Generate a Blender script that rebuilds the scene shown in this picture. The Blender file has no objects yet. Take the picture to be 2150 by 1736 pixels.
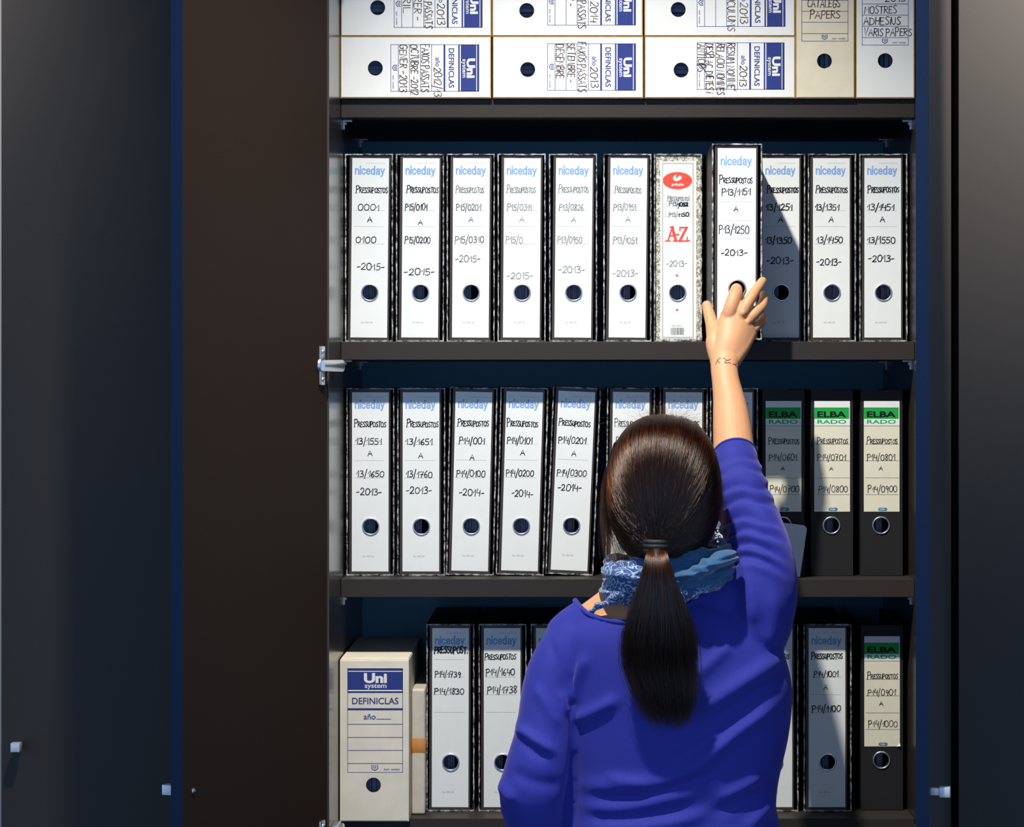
import bpy, bmesh, math, random
import numpy as np
from mathutils import Vector, Matrix

scene = bpy.context.scene
col = scene.collection
R = math.radians

# ------------------------------------------------------------------ camera
CAM_Z, FPX, VX, VY = 1.66, 4870.0, 1205.0, 790.0      # eye height, focal length in px, vanishing point
cam_d = bpy.data.cameras.new('camera')
cam = bpy.data.objects.new('camera', cam_d)
col.objects.link(cam)
cam.location = (0, 0, CAM_Z)
cam.rotation_euler = (R(90), 0, 0)
cam_d.sensor_width = 36.0
cam_d.sensor_fit = 'HORIZONTAL'
cam_d.lens = FPX / 2150.0 * 36.0
cam_d.shift_x = -(VX - 1075.0) / 2150.0
cam_d.shift_y = -(868.0 - VY) / 2150.0
cam_d.clip_end = 50
scene.camera = cam

def P(px, py, D):
    return Vector(((px - VX) * D / FPX, D, CAM_Z + (VY - py) * D / FPX))

# ------------------------------------------------------------------ light
scene.view_settings.view_transform = 'Standard'
scene.view_settings.look = 'None'
scene.view_settings.gamma = 1
scene.view_settings.exposure = 0.0
scene.view_settings.use_curve_mapping = False

world = bpy.data.worlds.new('world')
scene.world = world
world.use_nodes = True
wb = world.node_tree.nodes['Background']
wb.inputs[0].default_value = (0.27, 0.41, 0.68, 1)
wb.inputs[1].default_value = 1.75

def spot(name, loc, aim, power, size, blend, color, radius=0.02):
    d = bpy.data.lights.new(name, 'SPOT')
    d.energy = power
    d.spot_size = R(size)
    d.spot_blend = blend
    d.color = color
    d.shadow_soft_size = radius
    o = bpy.data.objects.new(name, d)
    col.objects.link(o)
    o.location = loc
    o.rotation_euler = (Vector(aim) - Vector(loc)).to_track_quat('-Z', 'Y').to_euler()
    return o

WARM = (1.0, 0.93, 0.84)
spot('ceiling_spot_centre', (-0.25, 2.72, 3.20), (0.26, 3.95, 0.60), 285, 71, 1.0, WARM, 0.03)
spot('ceiling_spot_right', (1.22, 3.10, 2.95), (0.95, 3.70, 2.45), 420, 62, 1.0, WARM)
spot('ceiling_spot_left', (-1.45, 3.05, 2.95), (-1.30, 3.70, 2.45), 150, 66, 1.0, WARM)

# ------------------------------------------------------------------ materials
MATS = {}
def srgb(r, g, b):
    f = lambda c: (c / 255 / 12.92) if c / 255 <= 0.04045 else ((c / 255 + 0.055) / 1.055) ** 2.4
    return (f(r), f(g), f(b), 1)

def mat(name, color, rough=0.6, metal=0.0, spec=0.5, noise=0.0, nscale=60.0, bump=0.0, bscale=200.0, **kw):
    if name in MATS:
        return MATS[name]
    m = bpy.data.materials.new(name)
    m.use_nodes = True
    nt = m.node_tree
    b = nt.nodes['Principled BSDF']
    b.inputs['Base Color'].default_value = color
    b.inputs['Roughness'].default_value = rough
    b.inputs['Metallic'].default_value = metal
    b.inputs['Specular IOR Level'].default_value = spec
    for k, v in kw.items():
        b.inputs[k.replace('_', ' ')].default_value = v
    if noise or bump:
        tc = nt.nodes.new('ShaderNodeTexCoord')
    if noise:
        n = nt.nodes.new('ShaderNodeTexNoise')
        n.inputs['Scale'].default_value = nscale
        n.inputs['Detail'].default_value = 5
        nt.links.new(tc.outputs['Object'], n.inputs['Vector'])
        r = nt.nodes.new('ShaderNodeValToRGB')
        r.color_ramp.elements[0].position = 0.3
        r.color_ramp.elements[1].position = 0.7
        r.color_ramp.elements[0].color = tuple(c * (1 - noise) for c in color[:3]) + (1,)
        r.color_ramp.elements[1].color = tuple(min(1, c * (1 + noise)) for c in color[:3]) + (1,)
        nt.links.new(n.outputs['Fac'], r.inputs['Fac'])
        nt.links.new(r.outputs['Color'], b.inputs['Base Color'])
    if bump:
        n2 = nt.nodes.new('ShaderNodeTexNoise')
        n2.inputs['Scale'].default_value = bscale
        n2.inputs['Detail'].default_value = 3
        nt.links.new(tc.outputs['Object'], n2.inputs['Vector'])
        bp = nt.nodes.new('ShaderNodeBump')
        bp.inputs['Strength'].default_value = bump
        bp.inputs['Distance'].default_value = 0.001
        nt.links.new(n2.outputs['Fac'], bp.inputs['Height'])
        nt.links.new(bp.outputs['Normal'], b.inputs['Normal'])
    MATS[name] = m
    return m

LAM = mat('dark_laminate', (0.034, 0.030, 0.027, 1), 0.50, spec=0.18, noise=0.16, nscale=900, bump=0.12, bscale=900)
LAM_DOOR = mat('dark_brown_laminate', (0.027, 0.0170, 0.0120, 1), 0.65, spec=0.06, noise=0.16, nscale=900, bump=0.12, bscale=900)
LAM_GLOSS = mat('dark_laminate_inner', (0.045, 0.040, 0.037, 1), 0.22, spec=0.6, noise=0.1, nscale=700)
LAM_BACK = mat('back_board_ambient_blue', (0.12, 0.34, 0.50, 1), 0.5, spec=0.4, noise=0.1, nscale=500)  # blue ambient light on the back board is put into its colour
EDGE = mat('edge_band', (0.003, 0.013, 0.042, 1), 0.6, spec=0.12, noise=0.12, nscale=600)
METAL = mat('nickel', (0.80, 0.81, 0.82, 1), 0.30, 1.0)
SATIN = mat('satin_steel', (0.62, 0.64, 0.66, 1), 0.4, 0.25)
PINM = mat('support_glint_white', srgb(245, 247, 248), 0.4)  # bright glint of the metal shelf supports, put into a white base colour
SPINE = mat('brown_black_board', (0.040, 0.031, 0.026, 1), 0.5, noise=0.2, nscale=700)
BLACKB = mat('black_board', (0.008, 0.008, 0.009, 1), 0.5, spec=0.2, noise=0.3, nscale=500)
BLACKFILE = mat('black_grained_board', (0.017, 0.017, 0.018, 1), 0.55, spec=0.25, noise=0.25, nscale=900, bump=0.2, bscale=1500)
PAPER = mat('white_paper', srgb(232, 237, 235), 0.65, spec=0.3, noise=0.015, nscale=40)
CREAM = mat('cream_paper', srgb(229, 226, 203), 0.65, spec=0.3, noise=0.03, nscale=40)
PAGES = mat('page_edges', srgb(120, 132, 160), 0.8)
BOXW = mat('white_carton', srgb(236, 238, 232), 0.6, spec=0.3, noise=0.02, nscale=25)
BOXC = mat('cream_carton', srgb(224, 216, 188), 0.65, spec=0.3, noise=0.06, nscale=25)
BOXY = mat('yellowed_carton', srgb(228, 222, 204), 0.65, spec=0.3, noise=0.07, nscale=22)
KRAFT = mat('raw_cardboard', srgb(170, 138, 88), 0.8, noise=0.2, nscale=90)
INK = mat('black_ink', (0.008, 0.008, 0.010, 1), 0.5, spec=0.2)
INKG = mat('faded_ink', srgb(120, 124, 124), 0.6, spec=0.2)
INKM = mat('grey_pencil', srgb(70, 74, 76), 0.6, spec=0.2)
INKB = mat('brown_ink', srgb(58, 36, 34), 0.5, spec=0.2)
LINE = mat('grey_print', srgb(140, 145, 148), 0.6, spec=0.2)
GHOST = mat('pale_grey_print', srgb(206, 214, 220), 0.6, spec=0.2)
LBLUE = mat('light_blue_print', srgb(128, 168, 222), 0.6, spec=0.2)
NAVY = mat('navy_print', srgb(48, 62, 132), 0.6, spec=0.2)
GREEN = mat('green_print', srgb(22, 170, 70), 0.6, spec=0.2)
RED = mat('red_print', srgb(232, 82, 66), 0.6, spec=0.2)
TEAL = mat('teal_print', srgb(70, 130, 180), 0.6, spec=0.2)
TAPE = mat('brown_tape', srgb(206, 140, 66), 0.35, spec=0.5, noise=0.08, nscale=40)

def worn_mat():
    m = bpy.data.materials.new('worn_board_edge')
    m.use_nodes = True
    nt = m.node_tree
    b = nt.nodes['Principled BSDF']
    b.inputs['Roughness'].default_value = 0.7
    tc = nt.nodes.new('ShaderNodeTexCoord')
    oi = nt.nodes.new('ShaderNodeObjectInfo')
    ad = nt.nodes.new('ShaderNodeVectorMath'); ad.operation = 'ADD'
    sc = nt.nodes.new('ShaderNodeVectorMath'); sc.operation = 'SCALE'
    nt.links.new(oi.outputs['Location'], sc.inputs[0]); sc.inputs['Scale'].default_value = 37.0
    nt.links.new(tc.outputs['Object'], ad.inputs[0]); nt.links.new(sc.outputs[0], ad.inputs[1])
    n = nt.nodes.new('ShaderNodeTexNoise'); n.inputs['Scale'].default_value = 95; n.inputs['Detail'].default_value = 6
    n.inputs['Roughness'].default_value = 0.72
    nt.links.new(ad.outputs[0], n.inputs['Vector'])
    r = nt.nodes.new('ShaderNodeValToRGB')
    r.color_ramp.elements[0].position = 0.43; r.color_ramp.elements[1].position = 0.60
    r.color_ramp.elements[0].color = (0.015, 0.015, 0.016, 1)
    r.color_ramp.elements[1].color = srgb(186, 190, 192)
    nt.links.new(n.outputs['Fac'], r.inputs['Fac'])
    nt.links.new(r.outputs['Color'], b.inputs['Base Color'])
    return m
WORN = worn_mat()

def marble_mat():
    m = bpy.data.materials.new('mottled_paper')
    m.use_nodes = True
    nt = m.node_tree
    b = nt.nodes['Principled BSDF']; b.inputs['Roughness'].default_value = 0.6
    tc = nt.nodes.new('ShaderNodeTexCoord')
    n = nt.nodes.new('ShaderNodeTexNoise'); n.inputs['Scale'].default_value = 190; n.inputs['Detail'].default_value = 3
    n.inputs['Distortion'].default_value = 1.5
    nt.links.new(tc.outputs['Object'], n.inputs['Vector'])
    r = nt.nodes.new('ShaderNodeValToRGB')
    r.color_ramp.elements[0].position = 0.42; r.color_ramp.elements[1].position = 0.58
    r.color_ramp.elements[0].color = srgb(120, 116, 92); r.color_ramp.elements[1].color = srgb(216, 216, 202)
    nt.links.new(n.outputs['Fac'], r.inputs['Fac']); nt.links.new(r.outputs['Color'], b.inputs['Base Color'])
    return m
MARBLE = marble_mat()

# ------------------------------------------------------------------ mesh helpers
class MB:
    """collects polygons with materials, built as one mesh"""
    def __init__(self):
        self.v, self.f, self.m, self.mats = [], [], [], []
    def mi(self, m):
        if m not in self.mats:
            self.mats.append(m)
        return self.mats.index(m)
    def poly(self, verts, faces, m, xf=None):
        o = len(self.v)
        k = self.mi(m)
        for p in verts:
            p = Vector(p)
            self.v.append(xf @ p if xf else p)
        for f in faces:
            self.f.append([i + o for i in f])
            self.m.append(k)
    def box(self, x0, x1, y0, y1, z0, z1, m, xf=None, bev=0.0):
        if bev:
            bm = bmesh.new()
            bmesh.ops.create_cube(bm, size=1)
            for v in bm.verts:
                v.co = Vector(((x0 + x1) / 2 + v.co.x * (x1 - x0), (y0 + y1) / 2 + v.co.y * (y1 - y0), (z0 + z1) / 2 + v.co.z * (z1 - z0)))
            bmesh.ops.bevel(bm, geom=list(bm.edges), offset=bev, segments=2, affect='EDGES', profile=0.5)
            bm.verts.index_update()
            self.poly([v.co.copy() for v in bm.verts], [[v.index for v in f.verts] for f in bm.faces], m, xf)
            bm.free()
            return
        v = [(x0, y0, z0), (x1, y0, z0), (x1, y1, z0), (x0, y1, z0), (x0, y0, z1), (x1, y0, z1), (x1, y1, z1), (x0, y1, z1)]
        f = [(0, 3, 2, 1), (4, 5, 6, 7), (0, 1, 5, 4), (1, 2, 6, 5), (2, 3, 7, 6), (3, 0, 4, 7)]
        self.poly(v, f, m, xf)
    def plate_hole(self, x0, x1, z0, z1, y0, y1, cx, cz, r, m, inner=None, n=40, xf=None):
        """upright plate from y0 (front) to y1 (back) with a round hole"""
        angs = sorted(set([2 * math.pi * i / n for i in range(n)] +
                          [math.atan2(z - cz, x - cx) % (2 * math.pi) for x in (x0, x1) for z in (z0, z1)]))
        C, O = [], []
        for a in angs:
            c, s = math.cos(a), math.sin(a)
            t = 1e9
            if c > 1e-9: t = min(t, (x1 - cx) / c)
            if c < -1e-9: t = min(t, (x0 - cx) / c)
            if s > 1e-9: t = min(t, (z1 - cz) / s)
            if s < -1e-9: t = min(t, (z0 - cz) / s)
            C.append((cx + r * c, cz + r * s)); O.append((cx + t * c, cz + t * s))
        N = len(angs)
        V = [(x, y0, z) for x, z in C] + [(x, y0, z) for x, z in O] + [(x, y1, z) for x, z in C] + [(x, y1, z) for x, z in O]
        F, G = [], []
        for i in range(N):
            j = (i + 1) % N
            F.append((i, N + i, N + j, j))
            F.append((2 * N + i, 2 * N + j, 3 * N + j, 3 * N + i))
            F.append((N + i, 3 * N + i, 3 * N + j, N + j))
            G.append((i, j, 2 * N + j, 2 * N + i))
        self.poly(V, F, m, xf)
        self.poly(V, G, inner or m, xf)
    def torus(self, c, r, t, m, xf=None, n=36, k=10, axis='y'):
        V, F = [], []
        for i in range(n):
            a = 2 * math.pi * i / n
            for j in range(k):
                b = 2 * math.pi * j / k
                rr = r + t * math.cos(b)
                p = (rr * math.cos(a), t * math.sin(b), rr * math.sin(a)) if axis == 'y' else (rr * math.cos(a), rr * math.sin(a), t * math.sin(b))
                V.append(Vector(c) + Vector(p))
        for i in range(n):
            for j in range(k):
                a, b = i, (i + 1) % n
                d, e = j, (j + 1) % k
                F.append((a * k + d, b * k + d, b * k + e, a * k + e))
        self.poly(V, F, m, xf)
    def tube(self, pts, rad, m, n=10, xf=None, caps=True):
        pts = [Vector(p) for p in pts]
        if not hasattr(rad, '__len__'):
            rad = [rad] * len(pts)
        V, F = [], []
        up = None
        for i, p in enumerate(pts):
            t = (pts[min(i + 1, len(pts) - 1)] - pts[max(i - 1, 0)]).normalized()
            if up is None:
                up = Vector((0, 0, 1)) if abs(t.z) < 0.9 else Vector((0, 1, 0))
            s = t.cross(up).normalized()
            up = s.cross(t).normalized()
            r = rad[i]
            ra, rb = r if hasattr(r, '__len__') else (r, r)
            for j in range(n):
                a = 2 * math.pi * j / n
                V.append(p + s * (ra * math.cos(a)) + up * (rb * math.sin(a)))
        for i in range(len(pts) - 1):
            for j in range(n):
                k = (j + 1) % n
                F.append((i * n + j, i * n + k, (i + 1) * n + k, (i + 1) * n + j))
        if caps:
            F.append(tuple(range(n))[::-1])
            F.append(tuple((len(pts) - 1) * n + j for j in range(n)))
        self.poly(V, F, m, xf)
    def mesh(self, name, smooth=False):
        me = bpy.data.meshes.new(name)
        me.from_pydata([tuple(p) for p in self.v], [], self.f)
        for m in self.mats:
            me.materials.append(m)
        me.polygons.foreach_set('material_index', self.m)
        bm = bmesh.new(); bm.from_mesh(me)
        bmesh.ops.recalc_face_normals(bm, faces=bm.faces)
        bm.to_mesh(me); bm.free()
        if smooth:
            me.polygons.foreach_set('use_smooth', [True] * len(me.polygons))
            try:
                me.set_sharp_from_angle(angle=R(40))
            except Exception:
                pass
        me.update()
        return me
    def build(self, name, parent=None, loc=None, rot=None, smooth=False):
        return link(name, self.mesh(name, smooth), parent, loc, rot)

def link(name, data, parent=None, loc=None, rot=None):
    o = bpy.data.objects.new(name, data)
    col.objects.link(o)
    if parent: o.parent = parent
    if loc is not None: o.location = loc
    if rot is not None: o.rotation_euler = rot
    return o

def tag(o, label, cat, group=None, kind=None):
    o['label'] = label
    o['category'] = cat
    if group: o['group'] = group
    if kind: o['kind'] = kind
    return o

def thing(name, label, cat, loc=(0, 0, 0), rot=(0, 0, 0), group=None):
    o = bpy.data.objects.new(name, None)
    o.empty_display_size = 0.05
    col.objects.link(o)
    o.location = loc
    o.rotation_euler = rot
    return tag(o, label, cat, group)

# ------------------------------------------------------------------ lettering
GL = {
 'A': "0,0 .32,1 .62,0|.12,.36 .52,.38", 'B': "0,0 0,1|~0,1 .4,.93 .4,.63 .02,.52|~.02,.52 .5,.42 .5,.08 0,0",
 'C': "~.55,.85 .3,1 .05,.7 .05,.3 .25,0 .55,.12", 'D': "0,0 .02,1|~-.05,1 .4,.92 .58,.5 .42,.1 -.03,0",
 'E': ".02,0 0,1|0,1 .46,.97|0,.52 .38,.52|0,0 .48,.02", 'F': "0,-.05 .02,1|-.02,1 .5,1.02|0,.52 .38,.55",
 'G': "~.55,.85 .3,1 .05,.7 .05,.3 .25,0 .52,.12 .55,.45|.3,.45 .62,.45", 'H': "0,0 0,1|.5,0 .5,1|0,.5 .5,.52",
 'I': ".06,0 .06,1", 'i': ".06,0 .06,.7|.05,.93 .07,.97", 'J': "~.4,1 .42,.2 .25,0 0,.12", 'L': "0,1 .02,0 .45,.02", 'M': "0,0 .06,1 .3,.4 .58,1 .66,0",
 'N': "0,0 .02,1 .5,.02 .52,1", 'O': "~.3,1 .04,.8 .04,.2 .3,0 .56,.2 .56,.8 .3,1", 'P': "0,-.12 .03,1|~-.06,.92 .3,1.04 .5,.8 .36,.52 .03,.48",
 'R': "0,0 .02,1|~-.02,1 .4,.95 .42,.62 .02,.5|.1,.5 .5,0", 'S': "~.46,.92 .2,1 .03,.76 .24,.52 .46,.28 .26,0 0,.1",
 'T': "0,1 .54,1|.27,1 .26,0", 'U': "~0,1 .02,.3 .22,0 .44,.25 .48,1", 'V': "0,1 .26,0 .54,1", 'X': "0,1 .5,0|.5,1 0,0",
 'Z': "0,1 .5,1 0,0 .52,0", 'Q': "~.3,1 .04,.8 .04,.2 .3,0 .56,.2 .56,.8 .3,1|.35,.25 .6,-.1", 'Y': "0,1 .25,.5|.5,1 .2,-.05",
 '0': "~.28,1 .04,.78 .04,.2 .28,0 .52,.2 .52,.8 .28,1", '1': "0,.5 .28,1 .26,0", '2': "~.04,.78 .22,1 .46,.85 .4,.5 .02,.02|.02,.02 .52,.04",
 '3': "~.04,.9 .26,1 .46,.8 .2,.54|~.2,.54 .5,.4 .4,.06 .02,.04", '4': ".1,1 0,.4 .46,.44|.44,.8 .4,-.05",
 '5': ".48,1 .1,.98 .06,.58|~.06,.58 .4,.56 .46,.2 .2,0 0,.08", '6': "~.4,1 .1,.6 .04,.2 .26,0 .46,.22 .3,.46 .06,.3",
 '7': "0,.96 .5,1 .2,-.02|.12,.5 .44,.52", '8': "~.4,.88 .2,1 .06,.8 .4,.3 .3,0 .05,.14 .2,.45 .44,.78 .4,.88",
 '9': "~.44,.78 .2,1 .04,.72 .22,.5 .44,.7 .44,.78|.44,.78 .36,-.05", '/': "0,-.28 .3,1.2", '-': "0,.42 .34,.48", '.': "0,.02 .05,.05",
 "'": ".05,1.1 0,.8", '_': "0,0 .5,0", '*': "",
}
def catmull(pts, k=5):
    out = []
    n = len(pts)
    for i in range(n - 1):
        p0, p1, p2, p3 = pts[max(i - 1, 0)], pts[i], pts[i + 1], pts[min(i + 2, n - 1)]
        for j in range(k):
            t = j / k
            out.append(tuple(0.5 * (2 * b + (c - a) * t + (2 * a - 5 * b + 4 * c - d) * t * t + (3 * b - a - 3 * c + d) * t ** 3)
                             for a, b, c, d in zip(p0, p1, p2, p3)))
    out.append(pts[-1])
    return out
GLYPHS = {}
for ch, s in GL.items():
    st = []
    for part in s.split('|'):
        if not part: continue
        sm = part.startswith('~')
        pts = [tuple(float(q) for q in t.split(',')) for t in part.lstrip('~').split()]
        st.append(catmull(pts) if sm else pts)
    GLYPHS[ch] = st

def ribbon(pts, w):
    """2-D polyline -> quad strip"""
    V, F = [], []
    n = len(pts)
    for i in range(n):
        a, b = pts[max(i - 1, 0)], pts[min(i + 1, n - 1)]
        dx, dy = b[0] - a[0], b[1] - a[1]
        l = math.hypot(dx, dy) or 1e-9
        nx, ny = -dy / l * w, dx / l * w
        ex = (dx / l * w * 0.8) if i in (0, n - 1) else 0
        ey = (dy / l * w * 0.8) if i in (0, n - 1) else 0
        sg = -1 if i == 0 else 1
        V += [(pts[i][0] + nx + sg * ex, pts[i][1] + ny + sg * ey), (pts[i][0] - nx + sg * ex, pts[i][1] - ny + sg * ey)]
    for i in range(n - 1):
        F.append((2 * i, 2 * i + 1, 2 * i + 3, 2 * i + 2))
    return V, F

_tcache = {}
def text2d(s, bold=0.0):
    key = (s, bold)
    if key in _tcache: return _tcache[key]
    c = bpy.data.curves.new('t', 'FONT')
    c.body = s
    c.offset = bold
    c.resolution_u = 4
    o = bpy.data.objects.new('t', c)
    col.objects.link(o)
    dg = bpy.context.evaluated_depsgraph_get()
    me = bpy.data.meshes.new_from_object(o.evaluated_get(dg))
    V = [(v.co.x, v.co.y) for v in me.vertices]
    F = [tuple(p.vertices) for p in me.polygons]
    bpy.data.objects.remove(o); bpy.data.meshes.remove(me); bpy.data.curves.remove(c)
    xs = [v[0] for v in V]; ys = [v[1] for v in V]
    _tcache[key] = (V, F, min(xs), max(xs), min(ys), max(ys))
    return _tcache[key]

class Print:
    """a printed sheet: x to the right, y downwards from the top left corner, written into MB at depth y = -t"""
    def __init__(self, mb, w, h, base_y, top_z, xf=None, x_off=0.0, seed=1):
        self.mb, self.w, self.h, self.by, self.tz, self.xf, self.xo = mb, w, h, base_y, top_z, xf, x_off
        self.rng = random.Random(seed)
    def pt(self, x, y, lev):
        return Vector((self.xo - self.w / 2 + x, self.by - 0.00009 * lev, self.tz - y))
    def poly2(self, V, F, m, lev=2):
        self.mb.poly([self.pt(x, y, lev) for x, y in V], F, m, self.xf)
    def rect(self, x0, y0, x1, y1, m, lev=1):
        self.poly2([(x0, y0), (x0, y1), (x1, y1), (x1, y0)], [(0, 1, 2, 3)], m, lev)
    def frame(self, x0, y0, x1, y1, t, m, lev=1):
        self.rect(x0, y0, x1, y0 + t, m, lev); self.rect(x0, y1 - t, x1, y1, m, lev)
        self.rect(x0, y0 + t, x0 + t, y1 - t, m, lev); self.rect(x1 - t, y0 + t, x1, y1 - t, m, lev)
    def ellipse(self, cx, cy, rx, ry, m, lev=1, n=40):
        self.poly2([(cx + rx * math.cos(2 * math.pi * i / n), cy + ry * math.sin(2 * math.pi * i / n)) for i in range(n)], [tuple(range(n))], m, lev)
    def star(self, cx, cy, r, m, lev=2):
        V = []
        for i in range(10):
            a = -math.pi / 2 + math.pi * i / 5
            q = r if i % 2 == 0 else r * 0.42
            V.append((cx + q * math.cos(a), cy + q * math.sin(a)))
        V.append((cx, cy))
        self.poly2(V, [(i, (i + 1) % 10, 10) for i in range(10)], m, lev)
    def text(self, s, x0, y0, x1, y1, m, bold=0.0, lev=2):
        """print s into the box, glyph extents filling it"""
        V, F, a, b, c, d = text2d(s, bold)
        sx, sy = (x1 - x0) / (b - a), (y1 - y0) / (d - c)
        self.poly2([(x0 + (x - a) * sx, y1 - (y - c) * sy) for x, y in V], F, m, lev)
    def stroke(self, pts, w, m, lev=2):
        V, F = ribbon(pts, w)
        self.k = (getattr(self, 'k', 0) + 1) % 40        # overlapping pen strokes lie on top of each other
        self.mb.poly([self.pt(x, y, lev + 0.02 * self.k + 0.015 * (i // 2)) for i, (x, y) in enumerate(V)], F, m, self.xf)
    def hand(self, s, x0, x1, base, h, m, w=0.00055, small=0.0, slope=0.0, lev=3):
        """handwriting from x0 to x1 on a base line; small > 0 makes all but the first letter small capitals"""
        rng = self.rng
        adv, gs = 0.0, []
        for i, ch in enumerate(s):
            sc = small if (small and i > 0) else 1.0
            if ch == ' ':
                adv += 0.35; continue
            st = GLYPHS[ch]
            wid = max([p[0] for q in st for p in q] + [0.1]) * sc
            gs.append((st, adv, sc))
            adv += wid + 0.16 * (sc if small else 1)
        adv -= 0.16
        kx = (x1 - x0) / max(adv, 0.1)
        for st, a, sc in gs:
            dy = rng.uniform(-0.05, 0.05); sh = rng.uniform(-0.03, 0.12); rs = rng.uniform(0.92, 1.08)
            for q in st:
                pts = []
                for x, y in q:
                    yy = (y * sc * rs + dy) * h
                    xx = x0 + (a + x * sc) * kx + sh * yy
                    pts.append((xx + rng.uniform(-1, 1) * 0.012 * h, base + slope * (xx - x0) - yy + rng.uniform(-1, 1) * 0.012 * h))
                self.stroke(pts, w * rng.uniform(1.0, 1.3), m, lev)
# ------------------------------------------------------------------ room
FLOOR = mat('grey_floor', (0.10, 0.105, 0.11, 1), 0.5, noise=0.1, nscale=6)
WALLM = mat('grey_wall', (0.22, 0.22, 0.22, 1), 0.8)
def struct(name, mb):
    o = mb.build(name); o['kind'] = 'structure'; return o
b = MB(); b.box(-3, 3, -0.6, 4.6, -0.1, 0.0, FLOOR); struct('floor', b)
b = MB(); b.box(-3, 3, 4.40, 4.55, 0.0, 3.4, WALLM); struct('wall_back', b)
b = MB(); b.box(-3, 3, -0.6, 4.40, 3.3, 3.4, WALLM); struct('ceiling', b)

# ------------------------------------------------------------------ cabinets
Y_WALL, Y_SHELF, Y_BACK = 3.715, 3.90, 4.30
XL, XR = -0.392, 0.573
SHELF_TOP = [2.126, 1.7185, 1.3196, 0.917]
SHELF_TH = 0.031
CAB_TOP = 2.56

cab = thing('file_cabinet', 'tall dark cabinet with both doors open showing shelves of files', 'cabinet', (0.09, 4.0, 0))
def cpart(name, mb, parent=cab, smooth=False):
    return mb.build(name, parent, loc=(-0.09, -4.0, 0), smooth=smooth) if parent is cab else mb.build(name, parent, smooth=smooth)
for x0, x1 in ((XL - 0.018, XL), (XR, XR + 0.018)):
    b = MB(); b.box(x0, x1, Y_WALL, Y_BACK + 0.012, 0, CAB_TOP, LAM_GLOSS, bev=0.0008); cpart('side_panel', b)
b = MB(); b.box(XL, XR, Y_BACK, Y_BACK + 0.012, 0.05, CAB_TOP, LAM_BACK); cpart('back_panel', b)
b = MB(); b.box(XL, XR, Y_WALL, Y_BACK, CAB_TOP - 0.02, CAB_TOP, LAM, bev=0.0008); cpart('top_panel', b)
b = MB(); b.box(XL, XR, Y_WALL + 0.02, Y_BACK, 0.05, 0.07, LAM, bev=0.0008); cpart('bottom_panel', b)
b = MB(); b.box(XL, XR, Y_WALL + 0.04, Y_WALL + 0.058, 0, 0.05, LAM); cpart('plinth', b)
for zt in SHELF_TOP + [0.50]:
    b = MB(); b.box(XL + 0.0005, XR - 0.0005, Y_SHELF, Y_BACK, zt - SHELF_TH, zt, LAM, bev=0.0009)
    sh = cpart('shelf', b)
    # small white L shaped supports below the shelf, on both side panels
    for sx, x in ((1, XL), (-1, XR)):
        for y in (Y_SHELF + 0.035, Y_BACK - 0.055):
            b = MB()
            z0 = zt - SHELF_TH
            xa, xb = sorted((x, x + sx * 0.015))
            b.box(xa, xb, y, y + 0.007, z0 - 0.0030, z0 - 0.0003, PINM, bev=0.0004)
            xa, xb = sorted((x, x + sx * 0.0030))
            b.box(xa, xb, y, y + 0.007, z0 - 0.016, z0 - 0.002, PINM, bev=0.0004)
            b.tube([(x, y + 0.0035, z0 - 0.006), (x + sx * 0.006, y + 0.0035, z0 - 0.006)], 0.0016, PINM, 8)
            cpart('shelf_support', b)

KNOB_Z = 1.072
def door_xf(A, d):
    """local x along the door from hinge to free edge, local y towards the outer face, z up"""
    d = Vector((d[0], d[1], 0)).normalized()
    return d

def knob(mb, p, n, s):
    """square knob: p on the face, n outward, s along the face"""
    M = Matrix(((s.x, n.x, 0, p.x), (s.y, n.y, 0, p.y), (0, 0, 1, p.z), (0, 0, 0, 1)))
    mb.box(-0.0050, 0.0050, 0, 0.0125, -0.0050, 0.0050, SATIN, M, bev=0.0006)
    mb.box(-0.0072, 0.0072, 0.0125, 0.0275, -0.0072, 0.0072, SATIN, M, bev=0.0009)

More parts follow.
